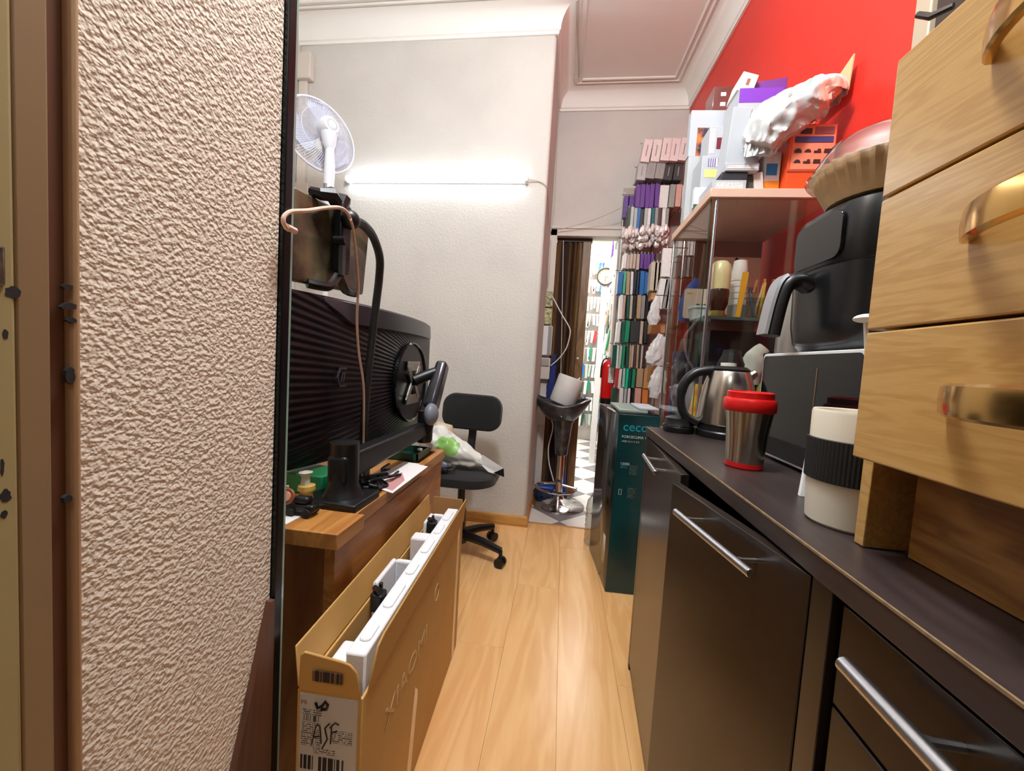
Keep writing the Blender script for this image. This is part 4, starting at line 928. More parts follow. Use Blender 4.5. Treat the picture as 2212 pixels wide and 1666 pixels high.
# microwave
t = thing('microwave', 'white microwave with a black glass door on the worktop', 'microwave', (.68, .9, CT))
MY0, MY1 = .722, 1.062
MB().box(.512, .86, MY0, MY1, CT+.010, 1.112).build('body', mat('white enamel', (226, 226, 226), .35), t, bevel=.004)
fr = MB().prism(rrect(MY1-MY0, 1.118-CT-.008, .012, 5), lambda a, b, x: (x, (MY0+MY1)/2+a, (CT+.008+1.118)/2+b), .500, .513).build('door_frame', mat('white enamel', (226, 226, 226), .35), t, bevel=.0015)
MB().prism(rrect(MY1-MY0-.012, 1.118-CT-.020, .010, 5), lambda a, b, x: (x, (MY0+MY1)/2+a, (CT+.008+1.118)/2+b), .4985, .502).build('glass', mat('black door glass', (14, 16, 16), .05, spec=.4), t)
MB().box(.4979, .4986, .842, .846, CT+.02, 1.085).build('door_seam', mat('bronze seam', (120, 100, 70), .3, .6), t)
for yy in (MY0+.03, MY1-.03):
    for xx in (.54, .82): MB().lathe([(.012, 0), (.012, .011)], 10, (xx, yy, CT)).build('foot', M_blk, t)

# air fryer on the microwave
t = thing('air_fryer', 'black air fryer with a glossy control panel on the microwave', 'air fryer', (.63, .90, 1.118))
M_fry = mat('satin black fryer shell', (26, 28, 30), .30, coat=.15)
FX, FY = .635, .905
MB().lathe([(.095, 1.119), (.112, 1.124), (.124, 1.14), (.130, 1.18), (.133, 1.285), (.1335, 1.287)], 64, (FX, FY, 0), sup=3.2).build('basket', M_fry, t, angle=.8)
MB().lathe([(.1315, 1.288), (.1335, 1.291), (.133, 1.38), (.128, 1.402), (.112, 1.412), (.0001, 1.414)], 64, (FX, FY, 0), sup=3.2).build('lid_housing', M_fry, t, angle=.8)
pn = MB(); po = rrect(.150, .092, .020, 6)
pn.prism(po, lambda a, b, x: (x+.12*a*a*6, FY-.006+a, 1.343+b), FX-.1365, FX-.1300)
part(pn.build('control_panel', mat('glossy panel', (10, 11, 12), .04), t, bevel=.001), 'glossy black touch panel')
hd = MB(); hx0 = FX-.128
hp = [Vector((hx0, FY+.01, 1.258)), Vector((hx0-.022, FY+.01, 1.268)), Vector((hx0-.046, FY+.01, 1.260)), Vector((hx0-.058, FY+.01, 1.222)), Vector((hx0-.068, FY+.01, 1.150))]
hc_ = bez(hp, 20); vs = []; nn = 10
for i, c in enumerate(hc_):
    a, b = hc_[max(0, i-1)], hc_[min(len(hc_)-1, i+1)]; tt = (b-a).normalized(); nz = Vector((-tt.z, 0, tt.x))
    for j in range(nn): q_ = 2*PI*j/nn; vs.append(c+Vector((0, .027*math.cos(q_), 0))+nz*.017*math.sin(q_))
L_ = len(hc_); hd.add(vs, [(i*nn+j, i*nn+(j+1) % nn, (i+1)*nn+(j+1) % nn, (i+1)*nn+j) for i in range(L_-1) for j in range(nn)]+[tuple(range(nn)), tuple(range((L_-1)*nn, L_*nn))])
hn = hd.build('handle', M_blk, t, angle=1.0)
hs = MB(); vs = []
for i, c in enumerate(hc_[9:]):
    i += 9; a, b = hc_[max(0, i-1)], hc_[min(len(hc_)-1, i+1)]; tt = (b-a).normalized(); nz = Vector((-tt.z, 0, tt.x)); s_ = 1 if nz.x < 0 else -1
    for (q_, e_) in ((-.021, .0145), (.021, .0145), (.018, .0200), (-.018, .0200)): vs.append(c+Vector((0, q_, 0))+nz*s_*e_)
L_ = len(vs)//4; hs.add(vs, [(i*4+j, i*4+(j+1) % 4, (i+1)*4+(j+1) % 4, (i+1)*4+j) for i in range(L_-1) for j in range(4)]+[(0, 1, 2, 3), tuple((L_-1)*4+j for j in range(4))])
part(hs.build('grip_inlay', mat('silver grey inlay', (168, 170, 174), .35, .5), hn, angle=.5), 'silver grey grip inlay')

# cake cases in a domed plastic pack on the fryer
t = thing('paper_case_pack', 'stack of brown paper cake cases under a clear domed lid on the fryer', 'paper cases', (.61, .87, 1.414))
LX, LY = .605, .872
pc = MB(); n_ = 72
prof = [(.092, 1.415), (.098, 1.430), (.112, 1.462), (.122, 1.482)]
vs = []
for r_, z_ in prof:
    for j in range(n_): q_ = 2*PI*j/n_; r2 = r_*(1+(.035*(1 if j % 2 else -1))*(z_-1.40)/.08); vs.append((LX+r2*math.cos(q_), LY+r2*math.sin(q_), z_))
pc.add(vs, [(i*n_+j, i*n_+(j+1) % n_, (i+1)*n_+(j+1) % n_, (i+1)*n_+j) for i in range(3) for j in range(n_)]+[tuple(range(n_))])
pc.build('paper_case', mat('brown baking paper', (196, 166, 122), .6, vary=.2, scale=20, sss=.0), t, solid=.003)
MB().lathe([(.130, 1.470), (.133, 1.474), (.126, 1.484), (.118, 1.498), (.100, 1.528), (.070, 1.546), (.0001, 1.551)], 40, (LX, LY, 0)).build('lid', glass('clear lid plastic', (244, 240, 240), .9, .08), t)

# kettle
KX, KY = .514, 1.290
t = thing('kettle', 'brushed steel kettle with a black handle on the worktop', 'kettle', (KX, KY, CT))
M_kst = mat('brushed kettle steel', (190, 182, 172), .24, 1.0, bump=.05, bscale=200, stretch=(1, 1, .05))
MB().lathe([(.080, CT+.0), (.082, CT+.004), (.082, CT+.018), (.079, CT+.022), (.079, CT+.040)], 40, (KX, KY, 0)).build('power_base', M_blk, t)
MB().lathe([(.081, CT+.041), (.083, CT+.044), (.081, CT+.075), (.077, CT+.12), (.069, CT+.165), (.058, CT+.200), (.053, CT+.208)], 48, (KX, KY, 0)).build('body', M_kst, t)
MB().lathe([(.055, CT+.205), (.056, CT+.212), (.045, CT+.220), (.0001, CT+.222)], 32, (KX, KY, 0)).build('lid', M_blk, t)
MB().lathe([(.022, 0), (.022, .010), (.0001, .011)], 18, (KX-.005, KY, CT+.221)).build('lid_knob', mat('cream knob', (226, 220, 206), .4), t)
hp = [Vector((KX-.048, KY+.0, CT+.206)), Vector((KX-.095, KY+.004, CT+.196)), Vector((KX-.128, KY+.006, CT+.160)), Vector((KX-.136, KY+.006, CT+.105)), Vector((KX-.120, KY+.004, CT+.06)), Vector((KX-.080, KY, CT+.038))]
MB().tube(bez(hp, 30), [.016]*4+[.015]*12+[.013]*15, 12).build('handle', M_blk, t)
MB().tube([Vector((KX+.045, KY, CT+.18)), Vector((KX+.075, KY, CT+.205))], [.02, .012], 10).build('spout', M_kst, t)
t = thing('black_puck', 'round black plastic base left of the kettle on the worktop corner', 'base', (.385, 1.325, CT))
MB().lathe([(.046, 0), (.048, .004), (.048, .018), (.045, .022), (.043, .045), (.030, .050), (.0001, .050)], 32, (.388, 1.325, CT)).build('body', M_blk, t)
MB().lathe([(.0462, 0), (.0488, .002), (.0462, .004)], 32, (.388, 1.325, CT+.020)).build('ring', mat('glossy black ring', (16, 16, 18), .08), t)
# tumbler
TXX, TYY = .398, .885
t = thing('steel_tumbler', 'steel travel tumbler with a red lid and red base', 'tumbler', (TXX, TYY, CT))
M_redp = mat('red plastic', (206, 24, 24), .3)
MB().lathe([(.034, 0), (.0365, .003), (.0365, .014), (.0001, .014)], 36, (TXX, TYY, CT)).build('base_ring', M_redp, t)
MB().lathe([(.0365, .012), (.0365, .03), (.039, .07), (.045, .115), (.0465, .125)], 40, (TXX, TYY, CT)).build('body', mat('brushed tumbler steel', (188, 180, 170), .2, 1.0, bump=.04, bscale=150, stretch=(1, 1, .04)), t)
MB().lathe([(.0480, .120), (.0500, .123), (.0500, .142), (.0470, .147), (.0440, .148), (.0440, .160), (.041, .162), (.039, .156), (.0001, .156)], 40, (TXX, TYY, CT)).build('lid', M_redp, t)
# white cup with a black sleeve
CX, CY = .400, .580
t = thing('white_cup', 'white travel cup with a ribbed black sleeve on the worktop', 'cup', (CX, CY, CT))
MB().lathe([(.0001, 0), (.043, 0), (.047, .004), (.0495, .05), (.0505, .152), (.0490, .156), (.0470, .155), (.0465, .146), (.0001, .143)], 48, (CX, CY, CT)).build('body', mat('cream ceramic', (226, 218, 200), .4), t)
sv = MB(); n_ = 144; vs = []
for r_, z_ in ((.0500, .060), (.0520, .061), (.0524, .116), (.0506, .117)):
    for j in range(n_): q_ = 2*PI*j/n_; r2 = r_+(.0008 if j % 2 and .0515 < r_ else 0); vs.append((CX+r2*math.cos(q_), CY+r2*math.sin(q_), CT+z_))
sv.add(vs, [(i*n_+j, i*n_+(j+1) % n_, (i+1)*n_+(j+1) % n_, (i+1)*n_+j) for i in range(3) for j in range(n_)])
sv.build('sleeve', mat('black silicone', (24, 24, 25), .6), t, angle=.3)
t = AZ(1731, 1072, CT); u2 = AY(1742, 975, t.y+.02)
tag(MB().hexa([(t.x-.004, t.y-.004, CT), (t.x+.008, t.y-.004, CT), (t.x+.008, t.y+.004, CT), (t.x-.004, t.y+.004, CT)], [(u2.x, u2.y-.002, u2.z), (u2.x+.004, u2.y-.002, u2.z), (u2.x+.004, u2.y+.002, u2.z), (u2.x, u2.y+.002, u2.z)]).build('white_stirrer', M_white, bevel=.001),
    'white plastic stick leaning between the cup and the microwave', 'stick')
wt = AY(1870, 688, .60)
t = thing('white_spoon', 'white plastic spoon standing in the travel cup beside the drawer unit', 'spoon', (CX, CY, CT+.14))
MB().ball(wt, (.012, .018, .006), 14, 8).build('bowl', M_white, t)
MB().tube([wt, Vector((CX+.02, CY+.01, CT+.15))], .003, 6).build('stem', M_white, t)
MBm = MB(); MBm.tube([AY(1982, 32, 1.0), AY(2010, 36, .98), AY(2060, 12, .95)], [.006, .007, .006], 8)
tag(MBm.build('coat_hook', mat('dark steel', (70, 66, 64), .3, .9)), 'dark metal rod sticking out from the side door casing', 'rod')
# bottles behind the microwave
M_olv = glass('olive glass', (120, 130, 60), .6, .05)
t = thing('olive_oil_bottle', 'green olive oil bottle with a white label beside the kettle', 'bottle', (.652, 1.348, CT))
OX, OY = .652, 1.348
MB().lathe([(.030, 0), (.032, .004), (.032, .13), (.026, .16), (.013, .19), (.012, .225), (.014, .227), (.014, .235)], 28, (OX, OY, CT)).build('glass', mat('olive bottle glass', (92, 98, 34), .1, coat=.8), t)
MB().lathe([(.0325, .05), (.0325, .11)], 28, (OX, OY, CT)).build('label', mat('olive label', (64, 74, 30), .5), t)
text('EXTRA', .012, (OX-.034, OY-.020, CT+.085), (.77, -.64, 0), (0, 0, 1), M_white, t)
MB().lathe([(.016, .228), (.017, .27), (.0001, .272)], 16, (OX, OY, CT)).build('cap', mat('dark green cap', (16, 44, 32), .35), t)
t = thing('wine_bottle', 'dark bottle with a shiny green black cap behind the microwave', 'bottle', (.70, 1.16, CT))
MB().lathe([(.036, 0), (.038, .005), (.038, .16), (.030, .19), (.016, .22), (.015, .262)], 24, (.705, 1.15, CT)).build('glass', mat('dark bottle', (22, 26, 20), .12, coat=.8), t)
MB().lathe([(.019, .245), (.020, .278), (.0001, .280)], 18, (.705, 1.15, CT)).build('cap', mat('shiny green cap', (12, 40, 32), .15), t)
t = thing('water_bottle', 'clear water bottle with a blue cap behind the microwave', 'bottle', (.70, 1.10, CT))
WX, WYY = .672, 1.098
MB().lathe([(.036, 0), (.038, .01), (.038, .20), (.034, .235), (.014, .272), (.013, .285)], 24, (WX, WYY, CT)).build('shell', glass('bluish bottle plastic', (205, 212, 240), .7, .1), t)
MB().lathe([(.0145, .283), (.0145, .305), (.012, .308), (.0001, .308)], 16, (WX, WYY, CT)).build('cap', mat('blue cap', (38, 84, 200), .35), t)
t = thing('white_mitt', 'white cloth mitt propped behind the kettle inside the cabinet', 'cloth', (.68, 1.52, 1.0))
blob('cloth', mat('white cotton', (214, 206, 196), .9), [(.672, 1.50, 1.03), (.668, 1.50, 1.08), (.678, 1.50, 1.13), (.705, 1.50, 1.165)], [.030, .040, .038, .022], .2, seed=6, flat=(1, .5, 1), parent=t)

# ================================================================== GLASS CABINET
VX0, VX1, VY0, VY1, VZ = .465, .868, 1.445, 1.915, 1.690
M_lam = mat('beige laminate', (222, 186, 164), .45, vary=.04, scale=6)
M_lam2 = mat('pale laminate underside', (214, 196, 178), .5, vary=.08, scale=6)
G = glass('clear cabinet glass', (250, 253, 251), .40, .02)
t = thing('glass_cabinet', 'glass display cabinet with a beige top between counter and goods', 'cabinet', (.66, 1.68, 0))
VXR = RX(VY1)-.012
MB().box(VX0-.008, VXR, VY0-.008, VY1, VZ-.030, VZ).build('top_panel', M_lam, t, bevel=.002)
MB().box(VX0, VXR-.004, VY0, VY1-.004, 0, .80).build('base', M_lam2, t, bevel=.002)
MB().box(VX0, VX0+.005, VY0+.012, VY1-.01, .80, VZ-.030).build('side_pane', G, t, smooth=False)
MB().box(VX0+.030, VXR-.01, VY0+.002, VY0+.007, .80, VZ-.030).build('front_pane', G, t, smooth=False)
MB().box(VX0+.002, VX0+.0035, VY0+.006, VY0+.012, .80, VZ-.030).build('glass_edge', mat('dark green glass edge', (16, 66, 44), .1), t)
MB().box(VX0+.014, VX0+.024, VY0, VY0+.010, .80, VZ-.030).build('corner_post', M_alu, t, bevel=.002)
MB().box(VX0, VX0+.008, VY1-.012, VY1-.004, .80, VZ-.030).build('corner_post', M_alu, t, bevel=.002)
SH = 1.262
MB().box(VX0+.012, VXR-.012, VY0+.014, VY1-.016, SH-.008, SH).build('glass_shelf', glass('smoky shelf glass', (222, 228, 224), .5, .03), t, smooth=False)
MB().box(VX0+.012, VXR-.012, VY0+.013, VY0+.015, SH-.010, SH+.001).build('shelf_edge', mat('smoky glass edge', (80, 84, 78), .15), t)
MB().box(.560, VXR-.006, VY1-.014, VY1-.006, .80, VZ-.030).build('back_panel', mat('mauve brown panel', (168, 124, 112), .35), t)
# on the shelf
t = thing('honey_jar', 'upturned brown jar with a gold lid on the cabinet shelf', 'jar', (.56, 1.53, SH))
JX, JY = .537, 1.505
MB().lathe([(.024, 0), (.026, .003), (.026, .024), (.0001, .025)], 24, (JX, JY, SH)).build('lid', mat('gold lid', (196, 172, 96), .3, .8), t)
MB().lathe([(.024, .025), (.034, .05), (.036, .09), (.034, .10)], 24, (JX, JY, SH)).build('syrup', mat('dark brown syrup', (66, 30, 20), .15, coat=.5), t)
MB().lathe([(.035, .10), (.036, .15), (.033, .185), (.022, .20), (.0001, .203)], 24, (JX, JY, SH)).build('bottle', mat('pale jar plastic', (232, 206, 156), .25, coat=.4), t)
t = thing('paper_cup_stack', 'stack of white paper cups upside down on the cabinet shelf', 'cups', (.63, 1.56, SH))
for i in range(5): MB().lathe([(.030, 0), (.031, .003), (.022, .075), (.0001, .076)], 24, (.622, 1.555, SH+.055+.022*i)).build('cup', mat('white paper cup', (236, 220, 214), .6), t)
MB().lathe([(.030, 0), (.030, .055), (.0001, .055)], 16, (.622, 1.555, SH)).build('holder', mat('grey cup holder', (150, 140, 132), .5), t)
t = thing('cutlery_tub', 'clear tub of wooden sticks and sachets on the cabinet shelf', 'tub', (.69, 1.52, SH))
tb = MB(); 
for b_ in ((.625, .745, 1.485, 1.489), (.625, .745, 1.561, 1.565), (.625, .629, 1.489, 1.561), (.741, .745, 1.489, 1.561), (.629, .741, 1.489, 1.561)):
    tb.box(b_[0], b_[1], b_[2], b_[3], SH+.001, SH+(.075 if b_[3]-b_[2] < .06 or b_[1]-b_[0] < .06 else .004))
tb.build('tub', glass('clear tub plastic', (230, 236, 236), .6, .08), t)
cols = [(206, 130, 60), (190, 120, 80), (120, 90, 80), (90, 110, 130), (214, 196, 150), (224, 180, 60), (150, 80, 60)]
for i in range(13):
    x_ = .637+.0078*i; y_ = random.uniform(1.50, 1.55); h_ = random.uniform(.09, .15); tl = random.uniform(-.03, .035)
    MB().hexa([(x_, y_, SH+.006), (x_+.007, y_, SH+.006), (x_+.007, y_+.003, SH+.006), (x_, y_+.003, SH+.006)], [(x_+tl, y_, SH+h_), (x_+tl+.007, y_, SH+h_), (x_+tl+.007, y_+.003, SH+h_), (x_+tl, y_+.003, SH+h_)]).build('stick', mat('stick %d' % (i % 7), cols[i % 7], .6), t, smooth=False)
tag(MB().hexa([(.590, 1.475, SH), (.604, 1.475, SH), (.604, 1.479, SH), (.590, 1.479, SH)], [(.602, 1.478, SH+.16), (.622, 1.478, SH+.16), (.622, 1.482, SH+.16), (.602, 1.482, SH+.16)]).build('yellow_sachet', mat('yellow sachet', (232, 160, 24), .5), smooth=False), 'narrow yellow sachet propped beside the brown jar', 'sachet')
t = thing('salt_shaker', 'small glass salt shaker with a chrome cap at the shelf end', 'shaker', (.76, 1.5, SH))
MB().lathe([(.014, 0), (.015, .05), (.011, .06)], 16, (.765, 1.50, SH)).build('glass', glass('shaker glass', (226, 226, 222), .6, .05), t)
MB().lathe([(.012, .059), (.013, .078), (.0001, .082)], 16, (.765, 1.50, SH)).build('cap', M_steel, t)
def card(px0, py0, px1, py1, y, label, stripe):
    a, b = AY(px0, py0, y), AY(px1, py1, y); t = thing('packaged_card', label, 'card', (a.x, y, b.z))
    w_, h_ = b.x-a.x, a.z-b.z
    MB().prism(rrect(w_, h_, .01, 4), lambda p, q, yy: ((a.x+b.x)/2+p, yy, (a.z+b.z)/2+q), y, y+.006).build('card', mat('beige packaging card', (216, 190, 170), .55), t, smooth=False)
    MB().box(a.x+.1*w_, a.x+.38*w_, y-.001, y, a.z-.17*h_, a.z-.14*h_).build('stripe', mat('yellow stripe', (214, 170, 40), .5) if stripe else M_blk, t)
    MB().box(a.x+.45*w_, a.x+.9*w_, y-.001, y, a.z-.60*h_, a.z-.50*h_).build('print', barcode('brown print', (196, 168, 150), (90, 60, 56), 0, 300, .5), t)
card(1540, 555, 1584, 680, 1.70, 'beige packaged card with yellow stripe behind the brown jar', True)
card(1588, 556, 1634, 685, 1.70, 'beige packaged card with dark print behind the cup stack', False)
card(1480, 623, 1530, 690, 1.72, 'small packaged card with yellow stripe behind the side pane', True)
t = thing('food_tub', 'white lidded food tub on the cabinet shelf by the side pane', 'tub', (.53, 1.66, SH))
MB().lathe([(.034, 0), (.042, .05), (.0001, .05)], 24, (.525, 1.64, SH), sup=4).build('tub', mat('milky tub plastic', (222, 224, 226), .4), t)
MB().lathe([(.045, .05), (.045, .058), (.0001, .060)], 24, (.525, 1.64, SH), sup=4).build('lid', mat('pale blue lid', (206, 220, 230), .4), t)
t = thing('blue_cloth', 'crumpled blue cloth behind the side pane of the cabinet', 'cloth', (.52, 1.78, SH))
blob('cloth', mat('blue cotton', (64, 84, 158), .85), [(.545, 1.78, SH+.20), (.53, 1.79, SH+.15), (.515, 1.79, SH+.08), (.51, 1.80, SH+.02)], [.016, .03, .034, .024], .25, seed=8, flat=(1, .7, 1), parent=t)
# lower level, stock in wrappers
tag(MB().box(.49, .555, 1.80, 1.86, .801, 1.15).build('blue_carton', mat('deep blue carton', (44, 58, 120), .45), bevel=.002), 'tall dark blue carton in the lower part of the glass cabinet', 'carton')
tag(blob('plastic_wrap', glass('crinkled clear wrap', (222, 224, 226), .9, .25), [(.515, 1.70, .83), (.515, 1.72, .95), (.515, 1.73, 1.08), (.52, 1.73, 1.20)], [.04, .05, .05, .03], .3, seed=3, ridge=.15), 'crinkled clear plastic wrap in the lower part of the glass cabinet', 'wrap')
t = thing('snack_packet', 'yellow and red snack packet behind the kettle handle', 'packet', (.49, 1.50, .805))
q0 = [AY(1444, 812, 1.47), AY(1492, 815, 1.47), AY(1488, 905, 1.47), AY(1436, 908, 1.47)]
blob('packet', mat('yellow snack foil', (236, 206, 66), .35, vary=.9, scale=22, col2=(222, 96, 50)), [(.500, 1.50, .82), (.503, 1.50, .90), (.508, 1.50, 1.02)], [.028, .036, .026], .08, seed=1, flat=(1, .35, 1), parent=t)
text('D', .045, (.492, 1.4845, .93), (1, 0, 0), (0, 0, 1), mat('dark print', (60, 40, 44), .5), t)
t = thing('spice_tube', 'clear tube of spice with a red cap behind the kettle handle', 'tube', (.535, 1.49, .80))
MB().lathe([(.014, 0), (.014, .19)], 14, (.546, 1.49, .801)).build('tube', mat('pale spice', (176, 160, 150), .4, vary=.3, scale=150), t)
MB().lathe([(.015, .19), (.015, .22), (.0001, .221)], 14, (.546, 1.49, .801)).build('cap', M_redp, t)
tag(MB().lathe([(.04, 0), (.046, .02), (.046, .10), (.032, .13), (.030, .15), (.0001, .155)], 20, (.608, 1.52, 1.001)).build('dark_jar', mat('dark brown jar', (30, 24, 24), .35), angle=.8), 'dark round jar behind the kettle lid inside the cabinet', 'jar')
tag(MB().box(.57, .75, 1.465, 1.60, .801, 1.0).build('blue_carton', mat('mid blue carton', (40, 54, 96), .5), bevel=.002), 'blue carton under the dark jar inside the cabinet', 'carton')
tag(MB().box(.575, .84, 1.66, 1.86, .801, 1.235).build('dark_carton', mat('near black carton', (30, 32, 44), .5), bevel=.002), 'large near black carton filling the lower back of the glass cabinet', 'carton')
t = thing('coffee_canister', 'steel canister with a dark lid behind the air fryer handle', 'canister', (.72, 1.36, CT))
MB().lathe([(.04, 0), (.042, .005), (.042, .46)], 28, (.70, 1.325, CT)).build('body', mat('pale steel', (196, 192, 186), .3, .8), t)
MB().lathe([(.043, .46), (.044, .47), (.042, .495), (.0001, .50)], 28, (.70, 1.325, CT)).build('lid', mat('maroon black lid', (44, 28, 32), .3), t)

# ------------------------------------------------------------------ goods heaped on top of the glass cabinet
ZT = VZ+.001
M_wb = mat('white carton', (182, 186, 192), .5, vary=.03, scale=10); M_dk = mat('charcoal carton', (44, 44, 50), .5)
def carton(name, label, x0, x1, y0, y1, z0, z1, m, rot=0.0, tilt=0.0, cat='box', extra=None, bev=.0015):
    t = thing(name, label, cat, ((x0+x1)/2, (y0+y1)/2, z0))
    Mx = Matrix.Translation(((x0+x1)/2, (y0+y1)/2, z0)) @ Matrix.Rotation(rot, 4, 'Z') @ Matrix.Rotation(tilt, 4, 'Y')
    hx_, hy_, hz_ = (x1-x0)/2, (y1-y0)/2, z1-z0
    MB(Mx).box(-hx_, hx_, -hy_, hy_, 0, hz_).build('carton', m, t, bevel=bev)
    for e in (extra or []):
        nm, u0, u1, v0, v1, em = e[:6]; d_ = .0008
        if len(e) < 7: MB(Mx).box(-hx_+2*hx_*u0, -hx_+2*hx_*u1, -hy_-d_, -hy_+.0005, hz_*v0, hz_*v1).build(nm, em, t, smooth=False)
        else: MB(Mx).box(-hx_-d_, -hx_+.0005, -hy_+2*hy_*u0, -hy_+2*hy_*u1, hz_*v0, hz_*v1).build(nm, em, t, smooth=False)
    return t
M_prt = barcode('grey carton print', (226, 224, 222), (170, 160, 164), 0, 300, .45, 'rows')
carton('phone_box', 'white flat box lowest in the heap at the cabinet front corner', .468, .578, 1.46, 1.60, ZT, ZT+.036, M_wb, extra=[('print', .1, .9, .2, .8, M_prt)])
carton('phone_box', 'charcoal box lying on the lowest white box', .497, .580, 1.462, 1.60, ZT+.037, ZT+.064, M_dk)
carton('phone_box', 'white box lying on top of the charcoal box', .505, .612, 1.455, 1.60, ZT+.065, ZT+.090, M_wb, extra=[('print', .05, .95, .25, .75, M_prt)])
carton('white_carton', 'tall white box standing with its edge to the room above the flat boxes', .515, .625, 1.50, 1.58, ZT+.091, ZT+.30, M_wb, tilt=math.radians(4))
carton('white_carton', 'white box with a dark red picture in the heap', .500, .592, 1.64, 1.74, ZT+.205, ZT+.320, M_wb, extra=[('picture', .30, .98, .25, .62, mat('dark red picture', (112, 24, 44), .5)), ('print', .02, .22, .1, .9, M_prt)])
carton('white_carton', 'white card box with a fire picture at the back left of the heap', .455, .600, 1.755, 1.79, ZT+.265, ZT+.450, M_wb, rot=.03, extra=[('picture', .2, .72, .0, .62, mat('night fire picture', (52, 46, 62), .4, vary=.9, scale=26, col2=(236, 130, 50)))])
carton('white_carton', 'pale box under the white card box with the fire picture', .458, .590, 1.75, 1.793, ZT+.0, ZT+.264, mat('pale grey carton', (178, 180, 182), .5), extra=[('flash', .3, .6, .75, .85, mat('orange flash', (226, 140, 50), .5))])
carton('white_carton', 'white box carrying the box with the dark red picture', .478, .590, 1.63, 1.745, ZT+.0, ZT+.204, M_wb, extra=[('yellow_label', .1, .5, .6, .75, mat('yellow label', (236, 216, 130), .5)), ('purple_print', .2, .8, .8, .95, barcode('purple print', (220, 216, 226), (100, 80, 140), 0, 260, .6))])
carton('green_folder', 'thin white pack with a dark green edge overhanging the cabinet edge', .452, .52, 1.605, 1.628, ZT+.0, ZT+.075, mat('pale folder', (226, 232, 234), .5), extra=[('green_edge', 0, 1, 0, .16, mat('dark green edge', (10, 84, 66), .5))])
carton('toy_pack', 'blue and white toy pack beside the orange box', .645, .695, 1.49, 1.60, ZT, ZT+.145, mat('white toy pack', (222, 226, 228), .5), extra=[('orange_base', 0, 1, 0, .32, mat('orange base', (236, 140, 40), .5)), ('blue_splash', .1, .8, .45, .72, mat('blue splash', (40, 130, 200), .5))])
carton('grey_pack', 'small pale wedge box in the gap before the orange box', .613, .643, 1.475, 1.57, ZT, ZT+.07, mat('pale wedge', (214, 206, 200), .5), tilt=math.radians(-8))
carton('grey_pack', 'dark crumpled blister behind the pale wedge box', .585, .612, 1.48, 1.58, ZT, ZT+.06, mat('dark grey blister', (90, 92, 84), .4, vary=.5, scale=60))
OB = carton('toy_box', 'orange toy car box with rows of vehicle pictures', .700, .842, 1.455, 1.56, ZT, ZT+.215, mat('orange carton', (236, 84, 34), .45),
       extra=[('panel', .06, .97, .32, .98, mat('salmon panel', (232, 140, 108), .5)), ('base_line', 0, 1, .27, .30, mat('dark orange line', (150, 60, 40), .5))])
M_car = mat('dark vehicle print', (58, 34, 34), .5)
def obf(x0, x1, z0, z1, m, nm, y=1.4525): MB().box(x0, x1, y, y+.001, z0, z1).build(nm, m, OB, smooth=False)
obf(.715, .832, ZT+.155, ZT+.174, mat('blue band', (58, 66, 120), .5), 'blue_band')
for r_ in range(2):
    for c_ in range(4):
        x_ = .716+.030*c_; z_ = ZT+.122-.034*r_
        shp = [[(0, 0), (.022, 0), (.022, .006), (.016, .013), (.006, .013), (0, .007)], [(0, .002), (.022, .002), (.018, .010), (.010, .012), (.004, .008)],
               [(0, 0), (.022, 0), (.020, .012), (.012, .012), (.010, .006), (0, .006)], [(0, 0), (.022, 0), (.022, .012), (.002, .012)]][(c_+r_) % 4]
        MB().prism([(x_+p[0], z_+p[1]) for p in shp], lambda a, b, y: (a, y, b), 1.4522, 1.4535).build('vehicle_picture', M_car, OB, smooth=False)
obf(.730, .765, ZT+.182, ZT+.200, M_car, 'vehicle_picture'); obf(.775, .832, ZT+.182, ZT+.205, mat('mauve print', (150, 90, 96), .5), 'print')
carton('support_box', 'plain white box inside the heap carrying the purple flap box', .597, .715, 1.63, 1.745, ZT, ZT+.335, M_wb)
carton('purple_box', 'white box with a bright purple flap near the top of the heap', .580, .730, 1.60, 1.745, ZT+.336, ZT+.430, M_wb, extra=[('purple_flap', 0, 1, .45, 1, mat('bright purple', (124, 60, 186), .45))])
carton('purple_box', 'purple box topmost in the heap behind the bag', .640, .765, 1.64, 1.74, ZT+.431, ZT+.485, mat('deep purple', (104, 30, 130), .45), rot=-.2)
carton('white_carton', 'tilted cream box with a brown emblem at the top of the heap', .575, .632, 1.62, 1.72, ZT+.431, ZT+.50, mat('cream carton', (232, 226, 214), .5), tilt=math.radians(16), extra=[('emblem', .4, .6, .35, .7, mat('brown emblem', (156, 96, 76), .5))])
t = thing('clear_box', 'clear plastic box at the back of the heap against the red wall', 'box', (.60, 1.84, ZT+.45))
MB().box(.548, .660, 1.797, 1.895, ZT+.451, ZT+.570).build('shell', glass('cloudy clear plastic', (226, 220, 222), .8, .15), t, bevel=.002)
for i, (dx, dz) in enumerate(((.03, .08), (.03, .04), (.07, .08), (.07, .04))): MB().box(.548+dx, .568+dx, 1.7955, 1.797, ZT+.451+dz, ZT+.466+dz).build('sticker', M_white, t)
carton('brown_parcel', 'brown cardboard parcel half hidden in the middle of the heap', .550, .665, 1.797, 1.895, ZT, ZT+.450, M_card)
cardb = [(.868, 1.432, 2.108), (.868, 1.443, 2.005), (.868, 1.62, 2.0), (.868, 1.575, 2.06)]
tag(MB().add([(p[0]-.016, p[1], p[2]) for p in cardb]+[(p[0]-.012, p[1], p[2]) for p in cardb], [(0, 1, 2, 3), (7, 6, 5, 4)]+[(i, (i+1) % 4, 4+(i+1) % 4, 4+i) for i in range(4)]).build('cardboard_scrap', mat('pale cardboard', (216, 184, 138), .7), smooth=False), 'pale cardboard scrap sticking up against the red wall', 'cardboard')
